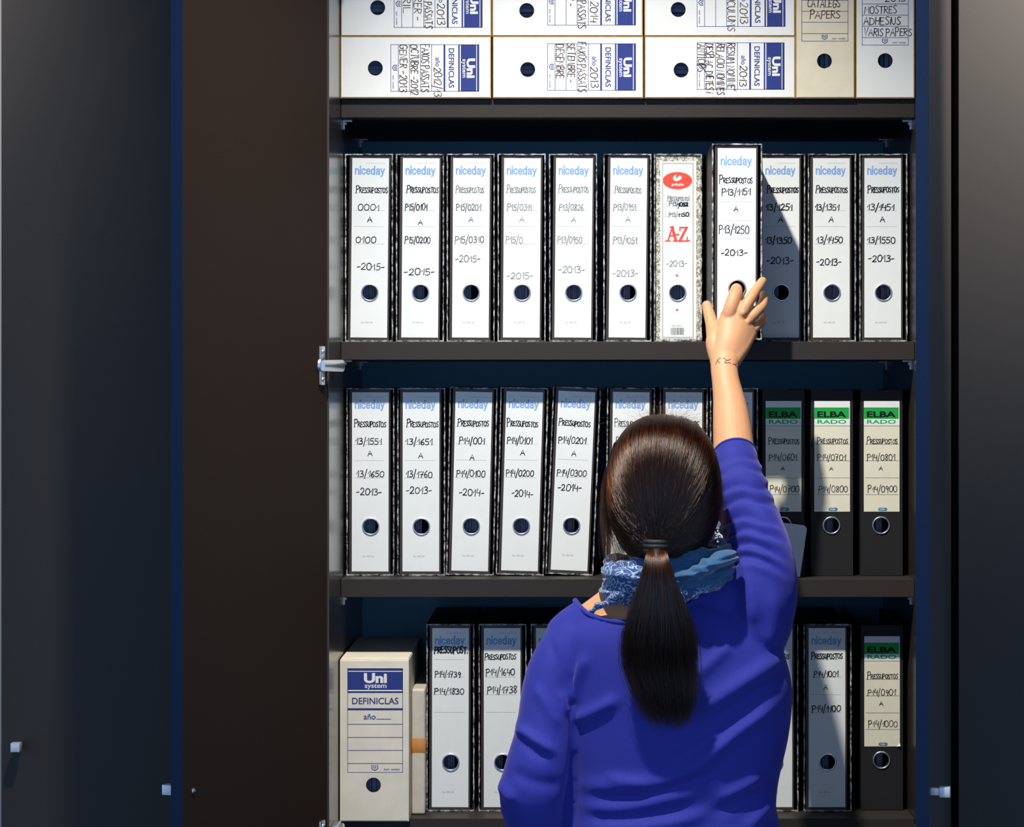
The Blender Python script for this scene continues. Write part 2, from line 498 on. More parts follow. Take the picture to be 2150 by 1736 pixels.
def open_door(A, B, side, hinges):
    """door slab whose inner (side=+1, faces +x) or outer face line runs from hinge A to free edge B"""
    A, B = Vector((A[0], A[1], 0)), Vector((B[0], B[1], 0))
    d = (B - A).normalized(); W = (B - A).length
    n = Vector((d.y, -d.x, 0))
    if n.x > 0: n = -n                                   # n points to -x
    T = 0.0185
    z0, z1 = 0.055, CAB_TOP
    mb = MB()
    c = [A, B, B + n * T, A + n * T]
    V = [Vector((p.x, p.y, z0)) for p in c] + [Vector((p.x, p.y, z1)) for p in c]
    mb.poly(V, [(0, 1, 5, 4)], LAM_DOOR if side > 0 else LAM)
    mb.poly(V, [(2, 3, 7, 6)], LAM if side > 0 else LAM_DOOR)
    mb.poly(V, [(1, 2, 6, 5)], EDGE)
    mb.poly(V, [(3, 0, 4, 7), (4, 5, 6, 7), (0, 3, 2, 1)], EDGE)
    dr = cpart('door', mb)
    inner_n = -n if side > 0 else n                       # inner face normal
    outer_n = -inner_n
    face_o = A + (n * T if side > 0 else Vector((0, 0, 0)))
    face_i = A + (Vector((0, 0, 0)) if side > 0 else n * T)
    k = MB(); p = face_o + d * (W - 0.030) + Vector((0, 0, KNOB_Z)); knob(k, p, outer_n, d); k.build('knob', dr, smooth=True)
    k = MB(); p = face_i + d * (W - 0.030) + Vector((0, 0, KNOB_Z))
    M = Matrix(((d.x, inner_n.x, 0, p.x), (d.y, inner_n.y, 0, p.y), (0, 0, 1, p.z), (0, 0, 0, 1)))
    k.tube([M @ Vector((0, -0.001, 0)), M @ Vector((0, 0.0012, 0)), M @ Vector((0, 0.0022, 0))], [0.0042, 0.0042, 0.0028], METAL, 14)
    k.build('knob_screw', dr, smooth=True)
    for hz in hinges:
        k = MB()
        p = face_i + d * 0.0225 + Vector((0, 0, hz))
        M = Matrix(((d.x, inner_n.x, 0, p.x), (d.y, inner_n.y, 0, p.y), (0, 0, 1, p.z), (0, 0, 0, 1)))
        k.box(-0.009, 0.009, 0.0, 0.0042, -0.031, 0.031, METAL, M, bev=0.0018)      # flange
        k.tube([M @ Vector((0, 0.001, 0)), M @ Vector((0, 0.0047, 0))], [0.0135, 0.0125], METAL, 28)      # cup
        for dz in (-0.022, 0.022):
            k.tube([M @ Vector((0, 0.004, dz)), M @ Vector((0, 0.0062, dz)), M @ Vector((0, 0.0070, dz))], [0.0042, 0.0036, 0.002], METAL, 14)
        # arm reaching into the cabinet
        q0 = M @ Vector((0.002, 0.005, 0))
        sx = 1 if side > 0 else -1
        wall = XL if side > 0 else XR
        q1 = Vector((wall + sx * 0.020, Y_WALL + 0.012, hz))
        q2 = Vector((wall + sx * 0.016, Y_WALL + 0.055, hz))
        k.tube([q0, q1, q2], [(0.0040, 0.0085), (0.0042, 0.0095), (0.0042, 0.0095)], METAL, 16)
        k.box(min(wall, wall + sx * 0.012), max(wall, wall + sx * 0.012), Y_WALL + 0.03, Y_WALL + 0.075, hz - 0.009, hz + 0.009, METAL, bev=0.001)
        k.build('hinge', dr, smooth=True)
    return dr
HINGES = (2.42, 1.677, 0.925, 0.18)
open_door((-0.394, 3.700), (-0.5505, 3.262), 1, HINGES)
open_door((0.602, 3.702), (0.4990, 3.260), -1, HINGES)

def neighbour(name, label, x0, x1, knob_x):
    c = thing(name, label, 'cabinet', ((x0 + x1) / 2, 4.0, 0))
    off = (-(x0 + x1) / 2, -4.0, 0)
    b = MB(); b.box(x0 + 0.002, x1 - 0.002, 3.722, 4.31, 0, CAB_TOP, LAM); b.build('carcass', c, off)
    b = MB(); b.box(x0 + 0.0015, x1 - 0.0015, 3.700, 3.7185, 0.055, CAB_TOP, LAM, bev=0.0008)
    d = b.build('door', c, off)
    k = MB(); knob(k, Vector((knob_x, 3.700, KNOB_Z)), Vector((0, -1, 0)), Vector((1, 0, 0))); k.build('knob', d, smooth=True)
neighbour('closed_cabinet', 'closed dark cabinet behind the opened left door, square steel knob low down', -0.915, -0.412, -0.885)
neighbour('closed_cabinet', 'closed dark cabinet at the right edge of the photo, past the opened right door', 0.612, 1.115, 1.085)

# ------------------------------------------------------------------ lever arch files
FW, FH, FD = 0.0815, 0.3195, 0.288
RING_Z = 0.0835
SP_X0, SP_X1 = -FW / 2 + 0.0042, -FW / 2 + 0.0742      # spine inside the case
LB_C, LB_W, LB_H = -FW / 2 + 0.0400, 0.0625, 0.3055
rngf = random.Random(5)

def case_mesh(seed):
    rng = random.Random(seed)
    t = 0.0019
    mb = MB()
    hw = FW / 2
    # walls of the case
    mb.box(-hw, -hw + t, 0.001, FD, 0, FH, BLACKB); mb.box(hw - t, hw, 0.001, FD, 0, FH, BLACKB)
    mb.box(-hw + t, hw - t, 0.001, FD, 0, t, BLACKB); mb.box(-hw + t, hw - t, 0.001, FD, FH - t, FH, BLACKB)
    mb.box(-hw + t, hw - t, FD - t, FD, t, FH - t, BLACKB)
    # worn rim, a wavering square section strip
    def rim(p, q, nrm, n):
        p, q = Vector(p), Vector(q)
        nrm = Vector(nrm)
        V, F = [], []
        for i in range(n + 1):
            c = p.lerp(q, i / n)
            j0, j1 = rng.uniform(-0.0005, 0.0005), rng.uniform(-0.0005, 0.0005)
            y0 = rng.uniform(-0.0006, 0.0003)
            o = 0.0001
            V += [c + nrm * (-t / 2 - o + j0) + Vector((0, y0, 0)), c + nrm * (t / 2 + o + j1) + Vector((0, y0, 0)),
                  c + nrm * (t / 2 + o) + Vector((0, 0.004, 0)), c + nrm * (-t / 2 - o) + Vector((0, 0.004, 0))]
        for i in range(n):
            a, bq = 4 * i, 4 * i + 4
            for k in range(4):
                F.append((a + k, a + (k + 1) % 4, bq + (k + 1) % 4, bq + k))
        mb.poly(V, F, WORN)
    rim((-hw + t / 2, 0, 0), (-hw + t / 2, 0, FH), (1, 0, 0), 46)
    rim((hw - t / 2, 0, 0), (hw - t / 2, 0, FH), (1, 0, 0), 46)
    rim((-hw, 0, FH - t / 2), (hw, 0, FH - t / 2), (0, 0, 1), 14)
    rim((-hw, 0, t / 2), (hw, 0, t / 2), (0, 0, 1), 14)
    return mb.mesh('slipcase')
CASES = [case_mesh(s) for s in range(4)]

def spine_mesh():
    mb = MB()
    z0, z1 = 0.0022, FH - 0.0022
    mb.plate_hole(SP_X0, SP_X1, z0, z1, 0.0030, 0.0055, LB_C + 0.001, RING_Z, 0.0128, SPINE, BLACKB)
    mb.box(SP_X0, SP_X0 + 0.0022, 0.0055, FD - 0.01, z0, z1, BLACKB)
    mb.box(SP_X1 - 0.0022, SP_X1, 0.0055, FD - 0.01, z0, z1, BLACKB)
    return mb.mesh('spine')
SPINE_ME = spine_mesh()
b = MB(); b.torus((LB_C + 0.001, 0.0020, RING_Z), 0.0137, 0.0015, METAL)
b.tube([(LB_C + 0.001, 0.002, RING_Z), (LB_C + 0.001, 0.010, RING_Z)], 0.0127, METAL, 32, caps=False)
RING_ME = b.mesh('finger_ring', True)
PAGE_MES = []
for x0, x1 in ((-0.012, 0.022), (-0.030, 0.006), (-0.034, -0.0005), (-0.026, 0.020)):
    b = MB()
    n = 9
    for i in range(n):                                     # bundles of sheets
        a = x0 + (x1 - x0) * i / n; c = x0 + (x1 - x0) * (i + 0.86) / n
        b.box(a, c, 0.030 + 0.003 * ((i * 7) % 3), FD - 0.02, 0.006, 0.302, PAGES)
    PAGE_MES.append(b.mesh('page_block'))

# round bold lower case letters, heights: x-height 1, ascender 1.42, descender -0.38
NICE = [('n', 0.0, [[(0, 0), (0, 1)], [(0, .6), (.12, .9), (.32, .98), (.52, .88), (.6, .6), (.6, 0)]]),
        ('i', .92, [[(0, 0), (0, 1)], [(0, 1.26), (0, 1.44)]]),
        ('c', 1.22, [catmull([(.62, .72), (.48, .92), (.28, .96), (.06, .76), (.02, .5), (.08, .2), (.3, .03), (.5, .08), (.62, .28)], 3)]),
        ('e', 2.12, [[(.05, .50), (.60, .52)], catmull([(.61, .52), (.6, .76), (.34, .97), (.08, .8), (.02, .48), (.1, .16), (.34, .03), (.62, .2)], 3)]),
        ('d', 3.04, [catmull([(.58, .6), (.46, .92), (.26, .95), (.05, .75), (.02, .45), (.1, .12), (.3, .03), (.5, .14), (.58, .4)], 3), [(.62, 0), (.62, 1.44)]]),
        ('a', 4.0, [catmull([(.05, .72), (.14, .93), (.36, .97), (.56, .84), (.57, .5), (.58, .1), (.64, 0)], 3), catmull([(.57, .56), (.24, .5), (.04, .34), (.06, .12), (.26, .03), (.48, .14), (.57, .3)], 3)]),
        ('y', 4.9, [[(0, 1), (.31, .06)], [(.62, 1), (.3, .02), (.2, -.28), (.02, -.34)]])]
def niceday(p, x0, y0, x1, y1):
    kx, ky = (x1 - x0 - 0.0016) / 5.52, (y1 - y0) / 1.86
    for ch, dx, sts in NICE:
        for st in sts:
            p.stroke([(x0 + 0.0008 + (x + dx) * kx, y1 - (y + 0.40) * ky) for x, y in st], 0.00115, LBLUE, 1)

def std_print(p, s):
    """the printed matter of the common white spine label"""
    niceday(p, 0.0050, 0.0135, 0.0553, 0.0312)
    for i in range(9):
        x = 0.0245 + i * 0.0036
        p.rect(x, 0.0075, x + 0.0026, 0.0095, GHOST, 1)
    for y in s.get('lines', (0.0590, 0.0890, 0.1163, 0.1460)):
        p.rect(0.0030, y, 0.0552, y + 0.00042, LINE, 1)
    p.text('No. 400 104', 0.0185, 0.2785, 0.0375, 0.2812, LINE, 0.0, 1)

def std_label(s, seed):
    mb = MB()
    top = 0.0068 + LB_H
    mb.plate_hole(LB_C - LB_W / 2, LB_C + LB_W / 2, 0.0068, top, 0.0026, 0.0029, LB_C + 0.001, RING_Z, 0.0128, PAPER)
    p = Print(mb, LB_W, LB_H, 0.0026, top, x_off=LB_C, seed=seed)
    std_print(p, s)
    for (txt, x0, x1, base, h, m, w, small) in s['hand']:
        p.hand(txt, x0, x1, base, h, m, w, small, slope=p.rng.uniform(-0.02, 0.02))
    return mb.mesh('label')

def H(n1, n2, year, yb, m=INK, w=0.00062, m2=None, title=(0.0070, 0.0600), yx=(0.0100, 0.0560), n1x=(0.006, 0.0470), n2x=(0.006, 0.0470), ab=0.1085, tb=0.0585, n1b=0.0885, n2b=0.1445, t='PRESSUPOSTOS'):
    m2 = m2 or m
    h = [(t, title[0], title[1], tb, 0.0120, m2, w, 0.70)]
    if n1: h.append((n1, n1x[0], n1x[1], n1b, 0.0105, m, w, 0))
    if ab: h.append(('A', 0.0270, 0.0345, ab, 0.0085, m, w, 0))
    if n2: h.append((n2, n2x[0], n2x[1], n2b, 0.0105, m, w, 0))
    if year: h.append((year, yx[0], yx[1], yb, 0.0110, m, w, 0))
    return h

def std_file(x_px, z, D, spec, label, lean=0.0, leaf_lean=0.0, group=None, x_is='left'):
    idx = std_file.n; std_file.n += 1
    x = (x_px - VX) * D / FPX + FW / 2
    t = thing('lever_arch_file', label, 'binder', (x, D, z + abs(math.sin(lean)) * FW / 2), (0, lean, 0), group)
    link('slipcase', CASES[idx % 4], t)
    rot = (0, leaf_lean, 0)
    link('spine_board', SPINE_ME, t, rot=rot)
    link('label', std_label(spec, idx + 10), t, rot=rot)
    link('finger_ring', RING_ME, t, rot=rot)
    link('page_block', PAGE_MES[idx % 4], t)
    return t
std_file.n = 0

Y_FILE = 3.950
G1, G2, G3 = 'files on the shelf being reached for', 'files on the shelf behind the head', 'files on the lowest shelf'
Z1, Z2, Z3 = SHELF_TOP[1] + 0.0008, SHELF_TOP[2] + 0.0008, SHELF_TOP[3] + 0.0008
LAB = 'black white-labelled lever arch file handwritten '
row1 = [
 (724.5, dict(hand=H('0001', '0100', '-2015-', 0.190, n1x=(.0105, .0460), n2x=(.0075, .0410))), '0001 A 0100, year 2015', 0.011),
 (831.5, dict(hand=H('P15/0101', 'P15/0200', '-2015-', 0.199, n1x=(.0045, .0420), n2x=(.0045, .0475), yx=(.004, .055), ab=0.1130)), 'P15/0101 A P15/0200, year 2015', 0.009),
 (938, dict(hand=H('P15/0201', 'P15/0310', '-2015-', 0.177, m=INKM, w=.0005, m2=INKG, title=(.005, .052), n2x=(.004, .053), yx=(.005, .047))), 'P15/0201 A P15/0310 in faded ink, year 2015', 0.007),
 (1045, dict(hand=H('P15/0311', 'P15/0', '-2015-', 0.206, m=INKG, w=.0005, title=(.005, .053), n2x=(.004, .032), yx=(.006, .050))), 'P15/0311 in faded ink, its second number half gone', 0.007),
 (1153, dict(hand=H('P13/0826', 'P13/0950', '-2013-', 0.196, m=INKG, w=.0005, title=(.005, .055), n2x=(.004, .045), yx=(.006, .050))), 'P13/0826 A P13/0950 in pale ink, year 2013', 0.010),
 (1267, dict(hand=H('P13/0951', 'P13/1051', '-2013-', 0.202, m=INKG, w=.0005, title=(.008, .052), n1x=(.006, .044), n2x=(.006, .046), yx=(.006, .048))), 'P13/0951 A P13/1051 in pale ink', 0.011),
 (1590, dict(hand=H('13/1251', '13/1350', '-2013-', 0.180, w=.0008, title=(.008, .060), n1x=(.006, .050), n2x=(.005, .049), yx=(.007, .052))), '13/1251 A 13/1350, half in shadow', 0.002),
 (1696.5, dict(hand=H('13/1351', '13/1450', '-2013-', 0.182, w=.0007, title=(.005, .058), n1x=(.004, .044), n2x=(.006, .050), yx=(.006, .047))), '13/1351 A 13/1450, year 2013', 0.0),
 (1804.5, dict(hand=H('13/1451', '13/1550', '-2013-', 0.176, w=.0007, title=(.006, .058), n1x=(.005, .050), n2x=(.005, .052), yx=(.007, .050))), '13/1451 A 13/1550, right end of its shelf', 0.0),
]
for x, s, l, ll in row1:
    std_file(x, Z1, Y_FILE, s, LAB + l, 0.0, ll, G1)

LN2 = dict()
row2 = [
 (727.5, dict(hand=H('13/1551', '13/1650', '-2013-', 0.175, title=(.004, .057), n1x=(.006, .050), n2x=(.008, .054), yx=(.008, .050))), '13/1551 A 13/1650, left end of its shelf', 0.0, 0.002),
 (834, dict(hand=H('13/1651', '13/1760', '-2013-', 0.173, title=(.007, .060), n1x=(.005, .050), n2x=(.006, .050), yx=(.006, .049), ab=.112)), '13/1651 A 13/1760, second from the left end', 0.001, 0.001),
 (936.5, dict(hand=H('P14/001', 'P14/0100', '-2014-', 0.177, title=(.005, .057), n1x=(.008, .051), n2x=(.005, .053), yx=(.010, .052), ab=.116)), 'P14/001 A P14/0100, year 2014', 0.020, 0.004),
 (1041, dict(hand=H('P14/0101', 'P14/0200', '-2014-', 0.179, title=(.003, .055), n1x=(.004, .046), n2x=(.004, .050), yx=(.014, .050))), 'P14/0101 A P14/0200, year 2014', 0.026, 0.004),
 (1145, dict(hand=H('P14/0201', 'P14/0300', '-2014-', 0.170, title=(.003, .056), n1x=(.004, .050), n2x=(.004, .053), yx=(.006, .046), ab=.110)), 'P14/0201 A P14/0300, leaning beside the woman', 0.042, 0.002),
 (1271, dict(hand=H('P14/0301', 'P14/0400', '-2014-', 0.175, title=(.004, .056), w=.0005, m=INKM)), 'PRESSUPOSTOS, left half hidden by her dark hair', 0.010, 0.004),
 (1384, dict(hand=H('P14/0401', 'P14/0500', '-2014-', 0.175, title=(.004, .056))), 'low down, only its top showing above her hair', 0.004, 0.004),
 (1490, dict(hand=H('P14/0501', 'P14/0600', '-2014-', 0.175, title=(.004, .056))), 'in part, mostly hidden behind her raised forearm', 0.003, 0.003),
]
for x, s, l, le, ll in row2:
    std_file(x, Z2, 3.955, s, LAB + l, le, ll, G2)

L3 = (0.0535, 0.0835, 0.1135, 0.1435)
row3 = [
 (895.5, dict(lines=L3, hand=[('PRESSUPOST.', .004, .0605, .0425, .0105, INK, .0009, 0), ('P14/1739', .005, .048, .0828, .0095, INK, .0006, 0), ('P14/1830', .004, .054, .1120, .0095, INK, .0006, 0)]), 'PRESSUPOST. P14/1739 P14/1830, beside the taped parcel'),
 (1005, dict(lines=L3, hand=[('PRESSUPOSTOS', .002, .054, .0535, .0110, INK, .0006, .75), ('P14/1640', .004, .052, .0805, .0115, INK, .0006, 0), ('P14/1738', .006, .056, .1110, .0115, INK, .0006, 0)]), 'P14/1640 P14/1738, partly behind her left sleeve'),
 (1114.5, dict(lines=L3, hand=[('PRESSUPOSTOS', .004, .056, .0525, .0110, INK, .0006, .7)]), 'low on the bottom shelf, only its top left corner showing above her left shoulder'),
 (1576, dict(lines=L3, hand=[('PRESSUPOSTOS', .004, .056, .0525, .0110, INK, .0006, .7)]), 'nothing readable, a bare white sliver right of her waist'),
 (1687.5, dict(lines=L3, hand=[('PRESSUPOSTOS', .005, .057, .0525, .0110, INK, .0007, .75), ('P14/1001', .009, .050, .0830, .0095, INK, .0006, 0), ('A', .026, .032, .1045, .0085, INK, .0006, 0), ('P14/1100', .006, .054, .1430, .0105, INK, .0007, 0)]), 'P14/1001 A P14/1100, right of the blue sweater'),
]
for i, (x, s, l) in enumerate(row3):
    lb = LAB + l
    if i == 2: lb = 'black lever arch file on the bottom shelf, only a corner showing above her left shoulder'
    if i == 3: lb = 'black lever arch file on the bottom shelf, a white label sliver right of her waist'
    std_file(x, Z3, 3.958, s, lb, 0.0, 0.003 if i == 0 else 0.0, G3)

# pulled out file, held by the woman
PULL_Y = 3.785
pf = thing('lever_arch_file', 'black lever arch file handwritten P13/1151 A P13/1250, pulled forward by her hand', 'binder',
           ((1494.5 - VX) * PULL_Y / FPX + FW / 2, PULL_Y, Z1 + 0.0008), (0, 0.002, 0), G1)
pull_spec = dict(lines=(0.0590, 0.0872, 0.1172, 0.1475),
                 hand=[('PRESSUPOSTOS', .003, .056, .0565, .0120, INK, .0006, .68), ('P13/1151', .007, .053, .0765, .0105, INK, .0006, 0), ('A', .0265, .033, .1030, .0075, INK, .0006, 0),
                       ('P13/1250', .003, .051, .1385, .0120, INK, .0006, 0), ('-2013-', .006, .048, .1755, .0100, INK, .0006, 0)])
link('slipcase', CASES[2], pf); link('spine_board', SPINE_ME, pf, rot=(0, .002, 0)); link('label', std_label(pull_spec, 77), pf, rot=(0, .002, 0))
link('finger_ring', RING_ME, pf, rot=(0, .002, 0)); link('page_block', PAGE_MES[2], pf)

# mottled A-Z file
az_w = 0.0835
az = thing('lever_arch_file', 'mottled grey lever arch file with red A-Z. and oval emblem on its spine', 'binder',
           ((1372 - VX) * Y_FILE / FPX + az_w / 2, Y_FILE, Z1), (0, 0, 0), G1)
link('slipcase', CASES[1], az)
k = 0.3209 / (FPX / Y_FILE)                               # crop unit -> metre
sx0 = -az_w / 2 + (428 - 410) * k; sx1 = -az_w / 2 + (722 - 410) * k
hx, hz = -az_w / 2 + (568 - 410) * k, (1360 - 1040) * k
mb = MB(); mb.plate_hole(sx0, sx1, 0.0022, FH - 0.0024, 0.003, 0.0055, hx, hz, 0.0128, MARBLE, BLACKB); mb.build('spine_board', az)
mb = MB()
lx0, lx1 = -az_w / 2 + (455 - 410) * k, -az_w / 2 + (690 - 410) * k
lt = (1360 - 180) * k; lbm = (1360 - 1342) * k
mb.plate_hole(lx0, lx1, lbm, lt, 0.0026, 0.0029, hx, hz, 0.0128, PAPER)
p = Print(mb, lx1 - lx0, lt - lbm, 0.0026, lt, x_off=(lx0 + lx1) / 2, seed=3)
q = lambda u: (u - 455) * k
r_ = lambda v: (v - 180) * k
p.frame(q(468), r_(192), q(672), r_(1336), 0.0006, INK)
p.frame(q(474), r_(198), q(666), r_(1330), 0.0003, INKG)
p.ellipse(q(567), r_(307), 100 * k, 60 * k, GHOST, 2); p.ellipse(q(567), r_(307), 96 * k, 56 * k, RED, 3)
p.ellipse(q(562), r_(290), 24 * k, 20 * k, PAPER, 4); p.ellipse(q(574), r_(280), 17 * k, 13 * k, RED, 5); p.ellipse(q(582), r_(288), 13 * k, 13 * k, PAPER, 6)
p.text('grafoplas', q(528), r_(322), q(608), r_(345), PAPER, 0.02, 4)
p.hand('PRESSUPOSTOS', q(503), q(645), r_(436), 0.0078, INKG, .00045, .75)
p.frame(q(485), r_(440), q(650), r_(543), 0.0004, INKG)
p.hand('P13/', q(514), q(570), r_(472), 0.0072, INKM, .0005); p.hand('1052', q(572), q(635), r_(474), 0.0062, INK, .0009)
p.hand('A', q(565), q(578), r_(490), 0.0040, INKG, .00045)
p.hand('P13/', q(512), q(566), r_(543), 0.0070, INKG, .0005); p.hand('1150', q(570), q(640), r_(540), 0.0062, INK, .0007)
# slab lettering A-Z.
def slab(pts, w): p.stroke([(q(x), r_(y)) for x, y in pts], w * k, RED, 3)
slab([(505, 700), (533, 614)], 5); slab([(533, 612), (557, 700)], 9); slab([(514, 668), (548, 668)], 5)
slab([(488, 702), (520, 702)], 4); slab([(540, 702), (574, 702)], 4); slab([(520, 612), (542, 612)], 5)
slab([(558, 660), (574, 660)], 5); slab([(559, 700), (566, 700)], 5)
slab([(583, 614), (630, 614)], 5); slab([(628, 614), (582, 702)], 8); slab([(582, 702), (632, 702)], 5); slab([(584, 612), (584, 634)], 4); slab([(631, 676), (631, 704)], 4); slab([(638, 700), (645, 700)], 5)
p.hand('-2013-', q(495), q(628), r_(868), 0.0095, INKG, .00045)
p.star(q(565), r_(928), 13 * k, RED); p.star(q(565), r_(1153), 13 * k, RED)
p.text('BJ 01841', q(535), r_(1253), q(595), r_(1263), INKG, 0, 2)
rb = random.Random(4); x = 523.0
while x < 613:
    w_ = rb.choice((2, 3, 5)); p.rect(q(x), r_(1270), q(x + w_), r_(1316), INKM, 2); x += w_ + rb.choice((2, 3, 4))
mb.build('label', az)
b = MB(); b.torus((hx, 0.0020, hz), 0.0137, 0.0015, METAL); b.tube([(hx, 0.002, hz), (hx, 0.010, hz)], 0.0127, METAL, 32, caps=False); b.build('finger_ring', az, smooth=True)
link('page_block', PAGE_MES[3], az)

# black files with green-banded labels
EW, EH = 0.0715, 0.3165
def green_label(nums, seed, curl=False):
    mb = MB()
    w, h = 0.0608, 0.1885
    top = 0.2975
    mb.box(-w / 2, w / 2, -0.0010, -0.0006, top - h, top, CREAM)
    p = Print(mb, w, h, -0.0010, top, seed=seed)
    u = w / 229.0                                        # crop unit
    X = lambda a: (a - 1443) * u
    Y = lambda a: (a - 198) * u
    p.rect(0, 0, w, Y(240), PAPER, 1); p.rect(0, Y(240), w * 0.97, Y(244), INKM, 2)
    p.rect(0, Y(244), w * 0.975, Y(312), GREEN, 2)
    p.text('ELBA', X(1462), Y(264), X(1648), Y(303), INK, 0.035, 3)
    p.rect(0, Y(312), w, Y(356), PAPER, 1)
    p.text('RADO', X(1463), Y(318), X(1648), Y(344), GREEN, 0.02, 3)
    p.rect(0, Y(356), w, Y(358), INK, 3)
    for yy in (474, 580, 690, 797):
        p.rect(X(1452), Y(yy), X(1668), Y(yy + 1.6), INKM, 3)
    p.hand('PRESSUPOSTOS', X(1463), X(1655), Y(471), 0.0110, INK, .0005, .68)
    p.hand(nums[0], X(1465), X(1642), Y(578), 0.0100, INK, .0005)
    p.hand('A', X(1540), X(1563), Y(642), 0.0062, INK, .0005)
    p.hand(nums[1], X(1470), X(1655), Y(782), 0.0105, INK, .0005)
    p.ellipse(X(1545), Y(893), 10 * u, 10 * u, TEAL, 3); p.ellipse(X(1583), Y(893), 10 * u, 10 * u, TEAL, 3); p.rect(X(1545), Y(883), X(1583), Y(903), TEAL, 3)
    p.text('ELBA', X(1545), Y(888), X(1583), Y(898), CREAM, 0.02, 4)
    if curl:                                             # dog-eared lower right corner
        mb.poly([(w / 2 - .006, -.0018, top - h), (w / 2 + .0005, -.0050, top - h + .001), (w / 2, -.0018, top - h + .006)], [(0, 1, 2)], CREAM)
    return mb.mesh('label')
def green_file(x_px, z, D, nums, label, lean=0.0, spine_lean=0.0, group=None, curl=False, seed=0):
    x = (x_px - VX) * D / FPX + EW / 2
    t = thing('lever_arch_file', label, 'binder', (x, D, z), (0, lean, 0), group)
    mb = MB()
    mb.plate_hole(-EW / 2, EW / 2, 0, EH, 0.0, 0.0025, -0.001, 0.0855, 0.0128, BLACKFILE, BLACKB)
    mb.box(-EW / 2, -EW / 2 + 0.0025, 0.0025, FD, 0, EH, BLACKFILE); mb.box(EW / 2 - 0.0025, EW / 2, 0.0025, FD, 0, EH, BLACKFILE)
    mb.build('cover', t)
    link('label', green_label(nums, seed, curl), t)
    b = MB(); b.torus((-0.001, -0.0006, 0.0855), 0.0140, 0.0015, METAL); b.tube([(-0.001, -0.0005, 0.0855), (-0.001, 0.010, 0.0855)], 0.0130, METAL, 32, caps=False)
    b.build('finger_ring', t, smooth=True)
    link('page_block', PAGE_MES[1], t)
    return t
green_file(1601, Z2, 3.955, ('P14/0601', 'P14/0700'), 'black file with green-banded cream label P14/0601 A P14/0700, partly behind her sleeve', 0.0, 0, G2, seed=31)
green_file(1703, Z2, 3.955, ('P14/0701', 'P14/0800'), 'black file with green-banded cream label P14/0701 A P14/0800, middle of the three', 0.0, 0, G2, seed=32)
green_file(1807, Z2, 3.955, ('P14/0801', 'P14/0900'), 'black file with green-banded cream label P14/0801 A P14/0900, at the shelf end', 0.0, 0, G2, seed=33)
green_file(1808, Z3, 3.970, ('P14/0901', 'P14/1000'), 'black file with green-banded dog-eared label P14/0901 A P14/1000 on the bottom shelf', 0.0, 0, G3, True, seed=34)

# grey card standing before the green-banded files
mb = MB()
V = []
cw, chh, rr = 0.090, 0.092, 0.008
outline = [(-cw / 2, 0), (cw / 2 - 0.013, 0)]
for i in range(7):
    a = -0.1 + (math.pi / 2 - 0.1) * i / 6
    outline.append((cw / 2 - rr + rr * math.cos(a) , chh - rr - 0.004 + rr * math.sin(a)))
outline += [(-cw / 2, chh + 0.006)]
n = len(outline)
V = [(x, 0, z) for x, z in outline] + [(x, 0.0012, z) for x, z in outline]
mb.poly(V, [tuple(range(n)), tuple(range(2 * n - 1, n - 1, -1))] + [(i, (i + 1) % n, n + (i + 1) % n, n + i) for i in range(n)], mat('grey_card', srgb(196, 204, 208), 0.4, noise=0.04, nscale=30))
card = mb.build('card', None, ((1695 - VX) * 3.930 / FPX - cw / 2, 3.925, Z2 + 0.0003), (R(-9), 0, 0))
tag(card, 'grey card with a rounded corner leaning on the green-banded file behind her sleeve', 'card')

# ------------------------------------------------------------------ archive boxes
def box_print(p, year, lines, x0, y0, w, h, ink=INKB, brow=None):
    U = lambda u: x0 + (u - 140) / 417.0 * w
    Vv = lambda v: y0 + (v - 525) / 783.0 * h
    p.frame(U(140), Vv(525), U(557), Vv(1308), 0.0009, NAVY, 1)
    p.rect(U(140), Vv(525), U(557), Vv(710), NAVY, 1)
    p.rect(U(146), Vv(544), U(551), Vv(550), BOXW, 2); p.rect(U(146), Vv(687), U(551), Vv(696), BOXW, 2)
    p.text('Uni', U(264), Vv(560), U(437), Vv(636), BOXW, 0.045, 2)
    p.text('system', U(270), Vv(642), U(433), Vv(684), BOXW, 0.012, 2)
    p.text('DEFINICLAS', U(174), Vv(745), U(524), Vv(795), NAVY, 0.016, 2)
    p.rect(U(140), Vv(824), U(557), Vv(840), NAVY, 1)
    p.text('a\u00f1o', U(262), Vv(868), U(352), Vv(910), NAVY, 0.012, 2) if year is None else p.text('a\u00f1o', U(255), Vv(870), U(335), Vv(912), NAVY, 0.008, 2)
    if year is None: p.rect(U(357), Vv(904), U(467), Vv(909), NAVY, 2)
    else: p.hand(year, U(345), U(140 + (0.93 if len(year) < 5 else 1.10) * 417), Vv(925), 0.0125, ink, .00055, lev=3)
    for v in (943, 1041, 1138, 1237):
        p.rect(U(140), Vv(v), U(557), Vv(v + 5), NAVY, 1)
    # shield emblem
    p.stroke([(U(324), Vv(1252)), (U(324), Vv(1278)), (U(345), Vv(1292)), (U(367), Vv(1278)), (U(367), Vv(1252))], 0.0007, NAVY, 2)
    p.stroke([(U(338), Vv(1252)), (U(338), Vv(1268)), (U(345), Vv(1275)), (U(353), Vv(1268)), (U(353), Vv(1252))], 0.0006, NAVY, 2)
    p.text('REF. 96980', U(415), Vv(1278), U(532), Vv(1292), NAVY, 0.0, 2)
    bases = brow or (1035, 1130, 1228, 1300)
    for i, (t, a, c) in enumerate(lines):
        p.hand(t, U(140 + a * 417), U(140 + c * 417), Vv(bases[i]), 0.0125, ink, .00055, lev=3)

